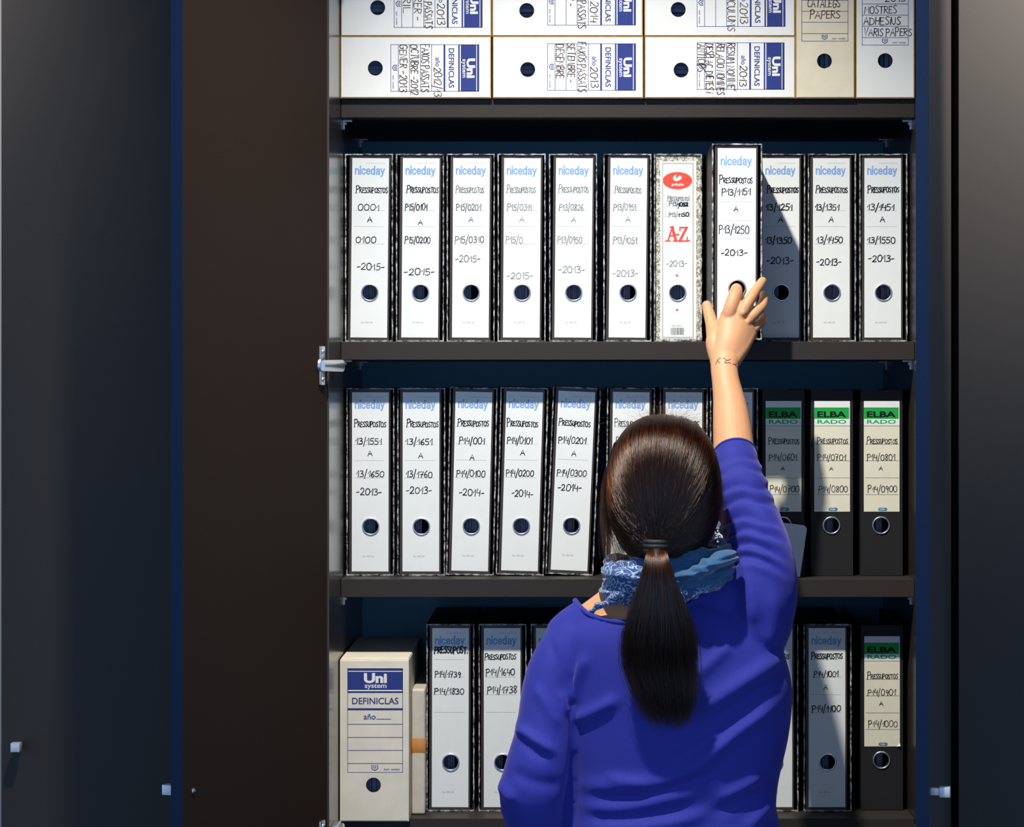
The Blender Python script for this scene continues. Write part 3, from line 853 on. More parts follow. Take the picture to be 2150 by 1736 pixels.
BW, BH, BD = 0.1035, 0.2525, 0.360
def archive_box(label, x, y, z, w, h, d, lying, paint, board, group, hole, holes_r=0.0125, lid=False, yaw=0.0, body=KRAFT):
    """upright: origin bottom centre front; lying: turned a quarter clockwise, origin at the bottom left front"""
    t = thing('archive_box', label, 'box', (x, y, z), (0, 0, yaw), group)
    xf = Matrix.Identity(4)
    if lying:                                            # (X, Z) -> (Z, -X), then lifted by half a width
        xf = Matrix(((0, 0, 1, 0), (0, 1, 0, 0), (-1, 0, 0, w / 2), (0, 0, 0, 1)))
    mb = MB()
    e = 0.0017
    th = 0.003
    mb.box(-w / 2, -w / 2 + th, 0.0012, d, 0, h, body, xf); mb.box(w / 2 - th, w / 2, 0.0012, d, 0, h, body, xf)
    mb.box(-w / 2 + th, w / 2 - th, 0.0012, d, 0, th, body, xf); mb.box(-w / 2 + th, w / 2 - th, 0.0012, d, h - th, h, body, xf)
    mb.box(-w / 2 + th, w / 2 - th, d - th, d, th, h - th, body, xf)
    mb.build('carton', t)
    mb = MB()
    mb.plate_hole(-w / 2 + e, w / 2 - e, e, h - e, 0.0, 0.0030, hole[0], hole[1], holes_r, board, KRAFT, xf=xf)
    paint(mb, xf)
    mb.build('front_panel', t)
    mb = MB()                                            # papers seen through the hole
    for i in range(11):
        a = -w / 2 + 0.008 + (w - 0.020) * i / 11
        mb.box(a, a + (w - 0.02) / 11 * 0.85, 0.022 + 0.004 * ((i * 5) % 3), d - 0.02, 0.006, h - 0.02, PAGES, xf)
    mb.build('papers', t)
    if lid:
        mb = MB(); mb.box(-w / 2 + 0.001, w / 2 - 0.001, 0.012, d * 0.9, h, h + 0.0022, board, xf, bev=0.0006)
        mb.build('lid_flap', t)
    return t

def px_m(D): return FPX / D
DB = 3.888
s = px_m(DB)
def lying_paint(year, lines, lab_px, ox, oz_top, brow=None):
    """label rectangle given in photo px; ox, oz_top the px of the box's left edge and top"""
    def f(mb, xf):
        # in upright coordinates: up = photo right, right = photo down
        w = (lab_px[3] - lab_px[1]) / s; h = (lab_px[2] - lab_px[0]) / s
        p = Print(mb, BW, BH, 0.0, BH, xf, seed=int(lab_px[0] + lab_px[1]) % 97)
        x0 = (lab_px[1] - oz_top) / s
        y0 = BH - (lab_px[2] - ox) / s
        box_print(p, year, lines, x0, y0, w, h, brow=brow)
    return f
GB = 'archive boxes on the top shelf'
TOPZ = SHELF_TOP[0] + 0.0003
lower = [
 (714.8, 80, (820, 97, 1006, 196), (788, 143), '2012/13', [('FAXOS PASSATS', .0, 1.0), ('OCTUBRE -2012', .0, 1.06), ('GENER -2013', .0, 1.0)],
  'white archive box lying flat with handwritten OCTUBRE - 2012, bottom left of the stack'),
 (1034.5, 80, (1149, 95, 1335, 194), (1108, 146), '2013', [('FAXOS PASSATS', -.03, 1.02), ('SETEMBRE -', .0, .82), ('DESEMBRE', .02, .74)],
  'white archive box lying flat with handwritten SETEMBRE - DESEMBRE, bottom middle of the stack'),
 (1353.5, 81, (1463, 94, 1647, 193), (1430, 147), '2013', [("RESUM NOMINE'", .02, 1.0), ('RELACIO NOMINES', .02, 1.1), ('DESPLAC. DIETES i', .02, 1.06), ('ANTICIPS', .03, .62)],
  'white archive box lying flat with handwritten RESUM NOMINE, bottom right of the stack'),
]
upper = [
 (715.5, -46, (827, -33, 1013, 66), (793, 16), '2013', [('FAXOS PASSATS', .0, 1.0), ('FEBRER -', .0, .84), ('ABRIL', .0, .68)],
  'white archive box lying flat with handwritten FAXOS PASSATS 2013, top left of the stack'),
 (1033.5, -44, (1149, -36, 1335, 63), (1106, 22), '2014', [('FAXOS PASSATS', .0, 1.06), ('GENER -', .0, .58)],
  'white archive box lying flat with handwritten year 2014, top middle of the stack'),
 (1353, -44, (1463, -34, 1649, 66), (1424, 20), '2013', [('CURRICULUMS', .0, 1.08)],
  'white archive box lying flat with handwritten CURRICULUMS, top right of the stack'),
]
for k_, rows in enumerate((lower, upper)):
    for (ox, oy, lab, hol, yr, lines, label) in rows:
        ztop = TOPZ + BW * (k_ + 1) + 0.0004 * k_
        otop = VY - (ztop - CAM_Z) * s
        hx_ = (hol[1] - otop) / s - BW / 2
        hz_ = (hol[0] - ox) / s
        dy = (otop - oy)
        archive_box(label, (ox - VX) / s, DB, TOPZ + (BW + 0.0004) * k_, BW, BH, BD, True,
                    lying_paint(yr, lines, (lab[0], lab[1] + dy, lab[2], lab[3] + dy), ox, otop),
                    BOXW, GB, (hx_, hz_ if False else hz_))

def upright_paint(year, lines, lab_px, cx, bot, w, h, sc, ink=INKB, brow=None):
    def f(mb, xf):
        p = Print(mb, w, h, 0.0, h, xf, seed=int(cx) % 89)
        x0 = (lab_px[0] - cx) / sc + w / 2
        y0 = h - (bot - lab_px[1]) / sc
        box_print(p, year, lines, x0, y0, (lab_px[2] - lab_px[0]) / sc, (lab_px[3] - lab_px[1]) / sc, ink, brow)
    return f
wD, wE = 124 / s, 123.5 / s
archive_box('cream archive box standing upright with handwritten CATALEGS PAPERS', (1732.5 - VX) / s, DB, TOPZ, wD, 0.2620, BD, False,
            upright_paint('2013', [('FULLETONS', .12, .80), ('CATALEGS', .12, .82), ('PAPERS', .18, .82)], (1683, -101, 1781, 86), 1732.5, 205, wD, 0.2620, s, INKB, (940, 1008, 1103)),
            BOXC, GB, ((1731 - 1732.5) / s, (205 - 127) / s))
archive_box('white archive box standing upright with handwritten MOSTRES ADHESIUS VARIS PAPERS', (1859 - VX) / s, DB + 0.002, TOPZ, wE, 0.2630, BD, False,
            upright_paint('2013', [('MOSTRES', .05, .74), ('ADHESiUS', .04, .82), ('VARIS PAPERS', .04, 1.06)], (1810, -95, 1908, 93), 1859, 204, wE, 0.2630, s, INK, (1028, 1127, 1224)),
            BOXW, GB, ((1859 - 1859) / s, (204 - 125) / s))
# bottom shelf box with the empty year line
DU = 3.868
su = px_m(DU)
wU, hU = 144.5 / su, 339 / su
archive_box('yellowed archive box with blank year line, standing upright at the bottom left', (786 - VX) / su, DU, Z3, wU, hU, 0.34, False,
            upright_paint(None, [], (729, 1406, 845.5, 1625), 785.5, 1727.5, wU, hU, su), BOXY, None, ((783.5 - 785.5) / su, (1727.5 - 1651) / su), 0.0124, True, yaw=0.0, body=BOXY)
# parcel with tape
sp = px_m(3.93)
mb = MB(); w_, h_ = 0.0225, 263 / sp
mb.box(-w_ / 2, w_ / 2, 0, 0.24, 0, h_, mat('cream_wrap', srgb(206, 199, 184), 0.45, noise=0.09, nscale=40, bump=0.5, bscale=60), bev=0.003)
t = thing('parcel', 'narrow cream paper parcel with a brown tape band beside the yellowed box', 'parcel', (-0.2636, 3.93, Z3))
mb.build('wrapped_stack', t)
mb = MB(); mb.box(-w_ / 2 - .0004, w_ / 2 + .0004, -0.0005, 0.2405, (1708 - 1581) / sp, (1708 - 1546) / sp, TAPE, bev=0.003); mb.build('tape', t, smooth=True)
# ------------------------------------------------------------------ the woman
def subs_mat(name, color, rough, sss=0.0, **kw):
    m = mat(name, color, rough, **kw)
    b = m.node_tree.nodes['Principled BSDF']
    if sss:
        b.inputs['Subsurface Weight'].default_value = sss
        b.inputs['Subsurface Radius'].default_value = (0.010, 0.004, 0.002)
        b.inputs['Subsurface Scale'].default_value = 0.4
    return m
SKIN = subs_mat('skin', srgb(205, 152, 112), 0.5, 0.15, noise=0.04, nscale=60, spec=0.4, bump=0.15, bscale=700)
KNIT = mat('royal_blue_jersey', (0.020, 0.027, 0.26, 1), 0.75, spec=0.25, noise=0.10, nscale=900, bump=0.35, bscale=1600, Sheen_Weight=0.35, Sheen_Roughness=0.45)
KNIT.node_tree.nodes['Principled BSDF'].inputs['Sheen Tint'].default_value = (0.45, 0.40, 1, 1)
JEANS = mat('dark_denim', srgb(38, 46, 70), 0.8, noise=0.15, nscale=300)
SHOE = mat('shoe_leather', (0.015, 0.013, 0.012, 1), 0.4)
HAIRB = mat('hair_base', (0.012, 0.007, 0.006, 1), 0.5, spec=0.3)
TIE = mat('hair_tie_band', (0.008, 0.008, 0.009, 1), 0.7)
SILVER = mat('silver', (0.8, 0.8, 0.82, 1), 0.2, 1.0)
TATTOO = mat('tattoo_ink', srgb(92, 74, 66), 0.6)
LIP = mat('lips', srgb(176, 92, 86), 0.45)
EYEW = mat('eye_white', srgb(225, 222, 215), 0.25)
EYEB = mat('iris', srgb(60, 38, 24), 0.2)

woman = thing('person', 'woman seen from behind in royal blue sweater reaching up to a file', 'person', (0.13, 3.42, 0))
WINV = Matrix.Translation(-Vector((0.13, 3.42, 0)))

def S(pts):
    """[(px, py, D, r or (ra, rb))] -> points and radii"""
    return [P(a, b, c) for a, b, c, *_ in pts], [q[3] for q in pts]

def ease(pts, rad, k=4):
    """smooth resampling of a path with radii"""
    data = [tuple(p) + (tuple(r) if hasattr(r, '__len__') else (r, r)) for p, r in zip(pts, rad)]
    out = catmull(data, k)
    return [Vector(o[:3]) for o in out], [(o[3], o[4]) for o in out]

def tube_piece(mb, pts, rad, n=20, k=4, round_caps=True):
    pts, rad = ease(pts, rad, k) if len(pts) > 2 else ([Vector(p) for p in pts], [(r if hasattr(r, '__len__') else (r, r)) for r in rad])
    if round_caps:
        def cap(p, q, r):
            d = (p - q).normalized(); m_ = min(r)
            return [(p + d * m_ * math.sin(a), (r[0] * math.cos(a), r[1] * math.cos(a))) for a in (0.5, 1.0, 1.4)]
        head = cap(pts[0], pts[1], rad[0])[::-1]
        tail = cap(pts[-1], pts[-2], rad[-1])
        pts = [h[0] for h in head] + pts + [t[0] for t in tail]
        rad = [h[1] for h in head] + rad + [t[1] for t in tail]
    mb.tube(pts, rad, SKIN, n)

def ell(mb, c, r, rot=None, n=24, k=16):
    V, F = [], []
    M = rot or Matrix.Identity(3)
    for i in range(1, k):
        th = math.pi * i / k
        for j in range(n):
            ph = 2 * math.pi * j / n
            V.append(Vector(c) + M @ Vector((r[0] * math.sin(th) * math.cos(ph), r[1] * math.sin(th) * math.sin(ph), r[2] * math.cos(th))))
    top = len(V); V.append(Vector(c) + M @ Vector((0, 0, r[2]))); V.append(Vector(c) + M @ Vector((0, 0, -r[2])))
    for i in range(k - 2):
        for j in range(n):
            F.append((i * n + j, (i + 1) * n + j, (i + 1) * n + (j + 1) % n, i * n + (j + 1) % n))
    for j in range(n):
        F.append((top, j, (j + 1) % n)); F.append((top + 1, (k - 2) * n + (j + 1) % n, (k - 2) * n + j))
    mb.poly(V, F, SKIN)

def melt(mb, voxel, smooth, factor=0.5):
    """union of overlapping closed pieces as one smooth surface"""
    me = mb.mesh('melt')
    o = link('melt', me)
    m = o.modifiers.new('r', 'REMESH'); m.mode = 'VOXEL'; m.voxel_size = voxel; m.adaptivity = 0
    if smooth:
        m = o.modifiers.new('s', 'SMOOTH'); m.factor = factor; m.iterations = smooth
    dg = bpy.context.evaluated_depsgraph_get()
    out = bpy.data.meshes.new_from_object(o.evaluated_get(dg))
    bpy.data.objects.remove(o); bpy.data.meshes.remove(me)
    n = len(out.vertices)
    co = np.empty(n * 3, dtype=np.float32); out.vertices.foreach_get('co', co); co = co.reshape(-1, 3).astype(float)
    no = np.empty(n * 3, dtype=np.float32); out.vertices.foreach_get('normal', no); no = no.reshape(-1, 3).astype(float)
    nl = len(out.loops); lv = np.empty(nl, dtype=np.int32); out.loops.foreach_get('vertex_index', lv)
    npl = len(out.polygons); ls = np.empty(npl, dtype=np.int32); out.polygons.foreach_get('loop_start', ls)
    lt = np.empty(npl, dtype=np.int32); out.polygons.foreach_get('loop_total', lt)
    faces = [lv[a:a + b_].tolist() for a, b_ in zip(ls, lt)]
    bpy.data.meshes.remove(out)
    return co, no, faces

def person_part(name, co, faces, m, parent=woman, extra=None):
    """extra: further (co, faces, material) islands"""
    me = bpy.data.meshes.new(name)
    V = [tuple(c) for c in co]; F = [list(f) for f in faces]; MI = [0] * len(F)
    me_m = [m]
    for c2, f2, m2 in (extra or []):
        o = len(V); V += [tuple(c) for c in c2]; F += [[i + o for i in f] for f in f2]
        if m2 not in me_m: me_m.append(m2)
        MI += [me_m.index(m2)] * len(f2)
    me.from_pydata(V, [], F)
    for q in me_m: me.materials.append(q)
    me.polygons.foreach_set('material_index', MI)
    me.polygons.foreach_set('use_smooth', [True] * len(F))
    me.update()
    me.transform(WINV)
    return link(name, me, parent)

# ---- body ------------------------------------------------------------
# hand, fine
HD = 3.722
hb = MB()
def finger(pts):
    p, r = S(pts); tube_piece(hb, p, r, 16, 4)
# index finger hooked into the ring
finger([(1527, 676, 3.722, .0120), (1534, 648, 3.717, .0118), (1543, 620, 3.725, .0112), (1546, 610, 3.742, .0104), (1546, 606, 3.768, .0090), (1546, 607, 3.792, .0084)])
# middle finger lying over the right edge
finger([(1544, 690, 3.724, .0120), (1558, 657, 3.717, .0110), (1577, 625, 3.722, .0092), (1591, 604, 3.738, .0082), (1601, 590, 3.752, .0072)])
# ring finger
finger([(1550, 706, 3.726, .0120), (1568, 675, 3.721, .0104), (1587, 655, 3.724, .0092), (1599, 643, 3.738, .0084), (1603.5, 627, 3.756, .0076), (1604, 618, 3.768, .0068)])
# little finger
finger([(1552, 722, 3.728, .0120), (1573, 697, 3.727, .0098), (1588, 685, 3.732, .0084), (1599, 675, 3.746, .0076), (1603.5, 665, 3.762, .0066)])
# thumb
finger([(1508, 738, 3.708, .0140), (1500, 706, 3.722, .0132), (1495, 682, 3.733, .0108), (1489, 660, 3.746, .0096), (1484, 641, 3.756, .0082)])
# back of the hand: closely packed rods give one smooth shallow dome
wr = (1522, 765, 3.690, (.0225, .0165))
KN = catmull([(1527, 658), (1540, 655), (1558, 662), (1568, 679), (1574, 698)], 3)
for i, (a, b_) in enumerate(KN):
    u = i / (len(KN) - 1)
    dome = -0.004 * math.sin(math.pi * min(1, u * 1.05))
    p, r = S([(1508 + 30 * u, 757, 3.697 + dome * .6, .0140), (1508 + 30 * u + (a - 1508 - 30 * u) * .5 + 2 * u, (757 + b_) / 2, 3.710 + dome, .0135), (a, b_ + 3, 3.724 + dome * .3, .0112)])
    tube_piece(hb, p, r, 16, 4)
# ball of the thumb and the web to the index finger
p, r = S([(1505, 748, 3.702, .0135), (1499, 715, 3.714, .0135), (1510, 690, 3.722, .0110), (1526, 668, 3.724, .0100)]); tube_piece(hb, p, r, 16, 4)
p, r = S([(1506, 700, 3.722, .0115), (1518, 684, 3.723, .0105), (1530, 660, 3.722, .0100)]); tube_piece(hb, p, r, 16, 3)
# webs between the knuckles
for a, b_ in (((1534, 658), (1558, 665)), ((1556, 668), (1566, 684)), ((1566, 684), (1571, 702))):
    p, r = S([(a[0], a[1] + 6, 3.724, .0092), (b_[0], b_[1] + 6, 3.726, .0092)]); tube_piece(hb, p, r, 14, 1)
# knuckles
for a, b_, D_, r_2 in ((1534, 649, 3.714, .0066), (1559, 657, 3.710, .0062), (1569, 676, 3.714, .0058), (1574, 697, 3.720, .0054)):
    ell(hb, P(a, b_, D_), (r_2, r_2, r_2))
# wrist and forearm
FORE = [(1521, 770, 3.688, (.0222, .0165)), (1523, 795, 3.676, (.0218, .0175)), (1529, 830, 3.662, (.0245, .0210)), (1534, 865, 3.645, (.0280, .0245)),
        (1538, 905, 3.625, (.0305, .028)), (1541, 945, 3.603, (.0318, .031)), (1545, 1000, 3.572, (.033, .034))]
p, r = S([(1523, 735, 3.704, (.0225, .0150))] + FORE); tube_piece(hb, p, r, 24, 4)
h_co, h_no, h_f = melt(hb, 0.0013, 11)
# nails: a small thickened plate at the middle finger tip and thumb tip
def nail(p, d, nrm, w, l):
    d = d.normalized(); nrm = (nrm - d * nrm.dot(d)).normalized(); s = d.cross(nrm)
    V, F = [], []
    for i in range(5):
        for j in range(5):
            u, v = i / 4 * 2 - 1, j / 4 * 2 - 1
            V.append(p + s * (u * w) + d * (v * l) - nrm * (u * u * w * 0.35))
    for i in range(4):
        for j in range(4):
            F.append((i * 5 + j, (i + 1) * 5 + j, (i + 1) * 5 + j + 1, i * 5 + j + 1))
    return V, F, NAILM
NAILM = mat('nail', srgb(236, 196, 168), 0.25)
nails = [nail(P(1600.5, 590, 3.7445), P(1601.5, 589, 3.752) - P(1591, 603, 3.738), Vector((.1, -1, .15)), .0048, .0055)]

# coarser rest of the body
bb = MB()
tube_piece(bb, *S([(1543, 985, 3.580, .030), (1553, 1040, 3.538, .031), (1572, 1110, 3.488, .033), (1592, 1180, 3.44, .037), (1590, 1260, 3.43, .048)]))          # right upper arm
tube_piece(bb, *S([(1205, 1365, 3.44, .036), (1162, 1440, 3.415, .031), (1146, 1540, 3.398, .031), (1122, 1640, 3.385, .032), (1117, 1690, 3.393, .032), (1150, 1735, 3.46, .031), (1230, 1775, 3.555, .024), (1268, 1790, 3.60, .022)]))   # left arm
LH = P(1275, 1793, 3.61)
for i, (dx, dz) in enumerate(((.055, .016), (.060, .004), (.056, -.009), (.046, -.021))):
    q0 = LH + Vector((.012, .006, .010 - .007 * i))
    tube_piece(bb, [q0, q0 + Vector((dx * .55, .012, dz * .5)), q0 + Vector((dx, -.002, dz))], [.0095, .0085, .0072], 12, 3)
tube_piece(bb, [LH + Vector((0, 0, .012)), LH + Vector((.02, -.012, .028)), LH + Vector((.038, -.016, .034))], [.011, .0095, .008], 12, 3)
TORSO = [(1396, 1275, 3.432, (.085, .058)), (1398, 1300, 3.436, (.122, .070)), (1405, 1345, 3.440, (.146, .084)), (1424, 1430, 3.446, (.146, .094)), (1428, 1530, 3.448, (.140, .094)),
         (1422, 1640, 3.448, (.138, .094)), (1418, 1700, 3.446, (.136, .094)), (1424, 1790, 3.442, (.150, .104))]
tp, tr = S(TORSO)
HIP = [(Vector((.150, 3.44, .86)), (.165, .115)), (Vector((.150, 3.44, .80)), (.160, .112))]
def upright(mb, pts, rad, n=40):
    """stack of horizontal ellipses"""
    data = catmull([tuple(p) + tuple(r) for p, r in zip(pts, rad)], 5)
    V, F = [], []
    for d in data:
        for j in range(n):
            a = 2 * math.pi * j / n
            c, s_ = math.cos(a), math.sin(a)
            e = 2 / 2.5                                 # slightly squared ellipse
            V.append((d[0] + d[3] * math.copysign(abs(c) ** e, c), d[1] + d[4] * math.copysign(abs(s_) ** e, s_), d[2]))
    m_ = len(data)
    for i in range(m_ - 1):
        for j in range(n):
            F.append((i * n + j, i * n + (j + 1) % n, (i + 1) * n + (j + 1) % n, (i + 1) * n + j))
    F.append(tuple(range(n))); F.append(tuple((m_ - 1) * n + j for j in range(n))[::-1])
    mb.poly(V, F, SKIN)
upright(bb, tp + [h[0] for h in HIP], tr + [h[1] for h in HIP])
# trapezius and neck
tube_piece(bb, *S([(1215, 1335, 3.44, .036), (1290, 1295, 3.438, .044), (1360, 1250, 3.435, .052)]))
tube_piece(bb, *S([(1590, 1245, 3.44, .042), (1520, 1245, 3.438, .046), (1430, 1235, 3.435, .050)]))
tube_piece(bb, *S([(1398, 1280, 3.44, .060), (1396, 1200, 3.44, .052), (1394, 1120, 3.445, .052), (1392, 1060, 3.45, .052)]))
# legs
for sx in (-1, 1):
    tube_piece(bb, [Vector((.150 + sx * .085, 3.44, .84)), Vector((.150 + sx * .09, 3.43, .66)), Vector((.150 + sx * .09, 3.42, .46)), Vector((.150 + sx * .09, 3.44, .30)), Vector((.150 + sx * .09, 3.45, .09))],
               [.088, .078, .056, .052, .036])
    tube_piece(bb, [Vector((.150 + sx * .09, 3.43, .045)), Vector((.150 + sx * .095, 3.52, .035)), Vector((.150 + sx * .10, 3.60, .028))], [(.036, .036), (.040, .030), (.036, .022)], 16, 3)
# head, looking up and a little to the right
HC = P(1394, 1020, 3.425)
RX = Matrix.Rotation(R(-14), 3, 'Z') @ Matrix.Rotation(R(10), 3, 'X')
def hp(x, y, z): return HC + RX @ Vector((x, y, z))
ell(bb, hp(0, 0, .012), (.074, .092, .092), RX)
ell(bb, hp(0, .040, -.050), (.056, .050, .062), RX)
ell(bb, hp(0, .070, -.094), (.024, .020, .016), RX)          # chin
tube_piece(bb, [hp(0, .092, .010), hp(0, .104, -.018), hp(0, .112, -.034)], [.007, .009, .0115], 14, 3)     # nose
ell(bb, hp(-.012, .100, -.036), (.008, .010, .007), RX); ell(bb, hp(.012, .100, -.036), (.008, .010, .007), RX)
tube_piece(bb, [hp(-.045, .076, .020), hp(0, .094, .024), hp(.045, .076, .020)], [.008, .009, .008], 12, 4)    # brow
for sx in (-1, 1):
    tube_piece(bb, [hp(sx * .018, .080, .0095), hp(sx * .031, .0815, .0115), hp(sx * .045, .072, .0085)], [.0055, .0065, .0050], 12, 4)   # eyelids
    ell(bb, hp(sx * .040, .060, -.030), (.022, .020, .022), RX)      # cheeks
    ell(bb, hp(sx * .078, -.004, -.014), (.007, .017, .030), RX)     # ears
    ell(bb, hp(sx * .080, -.002, -.034), (.006, .009, .010), RX)
b_co, b_no, b_f = melt(bb, 0.0042, 4)
def small(fn):
    m_ = MB(); fn(m_)
    return [tuple(v) for v in m_.v], m_.f
lips = small(lambda m_: tube_piece(m_, [hp(-.024, .082, -.062), hp(-.008, .094, -.060), hp(.008, .094, -.060), hp(.024, .082, -.062)], [.003, .0062, .0062, .003], 12, 4))
tat = MB()
def tattoo(pts):
    """thin strokes on the back of the wrist, laid on the skin"""
    out = []
    for a, b_ in pts:
        p = P(a, b_, 3.69)
        d2 = (h_co[:, 0] - p.x) ** 2 + (h_co[:, 2] - p.z) ** 2 - np.where(h_no[:, 1] < 0, 0.0, -1.0)
        i = int(np.argmin(d2))
        out.append((Vector(h_co[i]) + Vector(h_no[i]) * 0.0003, Vector(h_no[i])))
    V, F = [], []
    for i, (q, nn) in enumerate(out):
        t = (out[min(i + 1, len(out) - 1)][0] - out[max(i - 1, 0)][0]).normalized()
        s_ = t.cross(nn).normalized() * (0.00070 if 0 < i < len(out) - 1 else 0.00045)
        V += [q + s_, q - s_]
    F = [(2 * i, 2 * i + 1, 2 * i + 3, 2 * i + 2) for i in range(len(out) - 1)]
    tat.poly(V, F, TATTOO)
tu = lambda L: [(1420 + .1498 * a, 540 + .1498 * b_) for a, b_ in catmull(L, 3)]
tattoo(tu([(545, 1510), (560, 1465), (585, 1430), (622, 1416)]))
tattoo(tu([(575, 1450), (590, 1472), (606, 1478)]))
tattoo(tu([(645, 1408), (680, 1432), (705, 1448), (752, 1430)]))
tattoo(tu([(705, 1440), (672, 1476), (720, 1480), (760, 1488)]))
tattoo(tu([(776, 1496), (800, 1500), (826, 1508)]))
tattoo(tu([(836, 1474), (826, 1505), (800, 1500), (830, 1530), (862, 1560)]))
body = person_part('body', np.concatenate([b_co, h_co]), b_f + [[i + len(b_co) for i in f] for f in h_f], SKIN,
                   extra=[(lips[0], lips[1], LIP)] + nails + [([tuple(v) for v in tat.v], tat.f, TATTOO)])
for sx in (-1, 1):
    e_ = MB(); ell(e_, hp(sx * .031, .0765, .002), (.0115, .0115, .0115)); q = small(lambda m_: ell(m_, hp(sx * .031, .0855, .002), (.0058, .0035, .0058)))
    person_part('eye', [tuple(v) for v in e_.v], e_.f, EYEW, extra=[(q[0], q[1], EYEB)])

# ---- sweater -----------------------------------------------------------
sb = MB()
SLV = [(1543, 958, 3.594, (.0350, .0345)), (1549, 1000, 3.568, (.0410, .039)), (1558, 1050, 3.530, (.0455, .044)), (1578, 1110, 3.487, (.0480, .048)), (1594, 1170, 3.444, (.0510, .053))]
tube_piece(sb, *S(SLV + [(1596, 1240, 3.430, (.056, .060)), (1580, 1310, 3.435, (.058, .066))]), n=32)
tube_piece(sb, *S([(1215, 1352, 3.435, .050), (1176, 1400, 3.424, .0455), (1158, 1450, 3.415, .0440), (1146, 1540, 3.400, .0450), (1122, 1635, 3.385, .0475), (1117, 1690, 3.392, .0460), (1140, 1738, 3.440, .0420), (1215, 1775, 3.530, .0330), (1245, 1786, 3.57, .029)]), n=32)
SW = [(1396, 1262, 3.432, (.085, .062)), (1398, 1290, 3.436, (.128, .078)), (1404, 1340, 3.440, (.160, .094)), (1421, 1430, 3.446, (.170, .108)), (1420, 1530, 3.448, (.1675, .108)),
      (1412, 1630, 3.448, (.1580, .104)), (1408, 1690, 3.446, (.1560, .103)), (1416, 1770, 3.442, (.165, .113))]
sp_, sr_ = S(SW)
upright(sb, sp_ + [Vector((.152, 3.44, .90)), Vector((.152, 3.44, .865))], sr_ + [(.174, .124), (.176, .126)], 56)
tube_piece(sb, *S([(1205, 1338, 3.44, .044), (1250, 1315, 3.438, .048), (1300, 1296, 3.436, .052), (1360, 1270, 3.434, .058)]))
tube_piece(sb, *S([(1585, 1262, 3.438, .056), (1530, 1262, 3.436, .054), (1470, 1268, 3.435, .056), (1420, 1270, 3.434, .058)]))
tube_piece(sb, *S([(1196, 1415, 3.432, .036), (1192, 1500, 3.425, .034), (1186, 1600, 3.420, .034), (1182, 1690, 3.425, .034), (1190, 1740, 3.44, .034)]), n=24)
s_co, s_no, s_f = melt(sb, 0.0034, 9)

def laplace(co, faces, val, it):
    """smooths a per vertex field over the mesh"""
    e = []
    for f in faces:
        for i in range(len(f)): e.append((f[i], f[(i + 1) % len(f)]))
    e = np.array(e)
    for _ in range(it):
        acc = np.zeros_like(val); cnt = np.zeros(len(val))
        for p, q in ((0, 1), (1, 0)): np.add.at(acc, e[:, p], val[e[:, q]]); np.add.at(cnt, e[:, p], 1)
        cnt = np.maximum(cnt, 1)
        val = 0.5 * val + 0.5 * acc / (cnt[:, None] if val.ndim > 1 else cnt)
    return val

DS = 3.38                                                  # distance used to lay the folds out on the back
def XZ(px, py): return ((px - VX) * DS / FPX, CAM_Z + (VY - py) * DS / FPX)
FOLDS = [  # (polyline in photo px, amplitude, width px) ridges > 0, creases < 0
 ([(1470, 1482), (1510, 1455), (1576, 1415), (1650, 1375)], .0062, 17), ([(1440, 1425), (1490, 1385), (1530, 1350)], .0035, 12),
 ([(1480, 1580), (1520, 1548), (1560, 1518), (1632, 1470)], .0060, 13), ([(1212, 1650), (1290, 1645), (1383, 1634), (1450, 1605), (1510, 1565)], .0045, 16),
 ([(1272, 1626), (1310, 1630), (1356, 1636)], .0035, 7), ([(1505, 1668), (1550, 1650), (1600, 1625)], .0045, 9),
 ([(1215, 1690), (1300, 1690), (1400, 1668), (1470, 1650)], .0040, 13), ([(1225, 1735), (1320, 1728), (1410, 1718), (1500, 1690)], .0045, 14),
 ([(1560, 1735), (1600, 1705), (1630, 1680)], .0045, 12),
 ([(1460, 1520), (1540, 1470), (1640, 1425)], -.0030, 11), ([(1400, 1590), (1480, 1550), (1530, 1515), (1630, 1450)], -.0028, 10),
 ([(1230, 1668), (1330, 1662), (1420, 1640), (1520, 1600)], -.0032, 9), ([(1230, 1712), (1330, 1708), (1450, 1680)], -.0030, 9), ([(1480, 1700), (1560, 1675), (1630, 1640)], -.0028, 10),
 ([(1153, 1342), (1165, 1380), (1178, 1420), (1192, 1470), (1201, 1507)], -.0030, 5),
 ([(1201, 1400), (1202, 1507), (1203, 1600), (1205, 1736)], -.0025, 8),
 ([(1206, 1512), (1245, 1492), (1300, 1459)], .0055, 11), ([(1200, 1480), (1212, 1430), (1232, 1370)], .0045, 11), ([(1180, 1450), (1192, 1500)], .0035, 9),
 ([(1084, 1524), (1120, 1548), (1167, 1574)], .0065, 9), ([(1092, 1545), (1150, 1585)], -.0040, 8), ([(1052, 1640), (1070, 1662), (1082, 1672)], .0060, 11), ([(1075, 1610), (1120, 1630), (1180, 1640)], -.0030, 12),
 ([(1120, 1440), (1150, 1480), (1175, 1525)], .0030, 10),
 ([(1560, 1180), (1575, 1240), (1580, 1310)], .0040, 14), ([(1620, 1240), (1625, 1310), (1600, 1370)], .0030, 14),
]
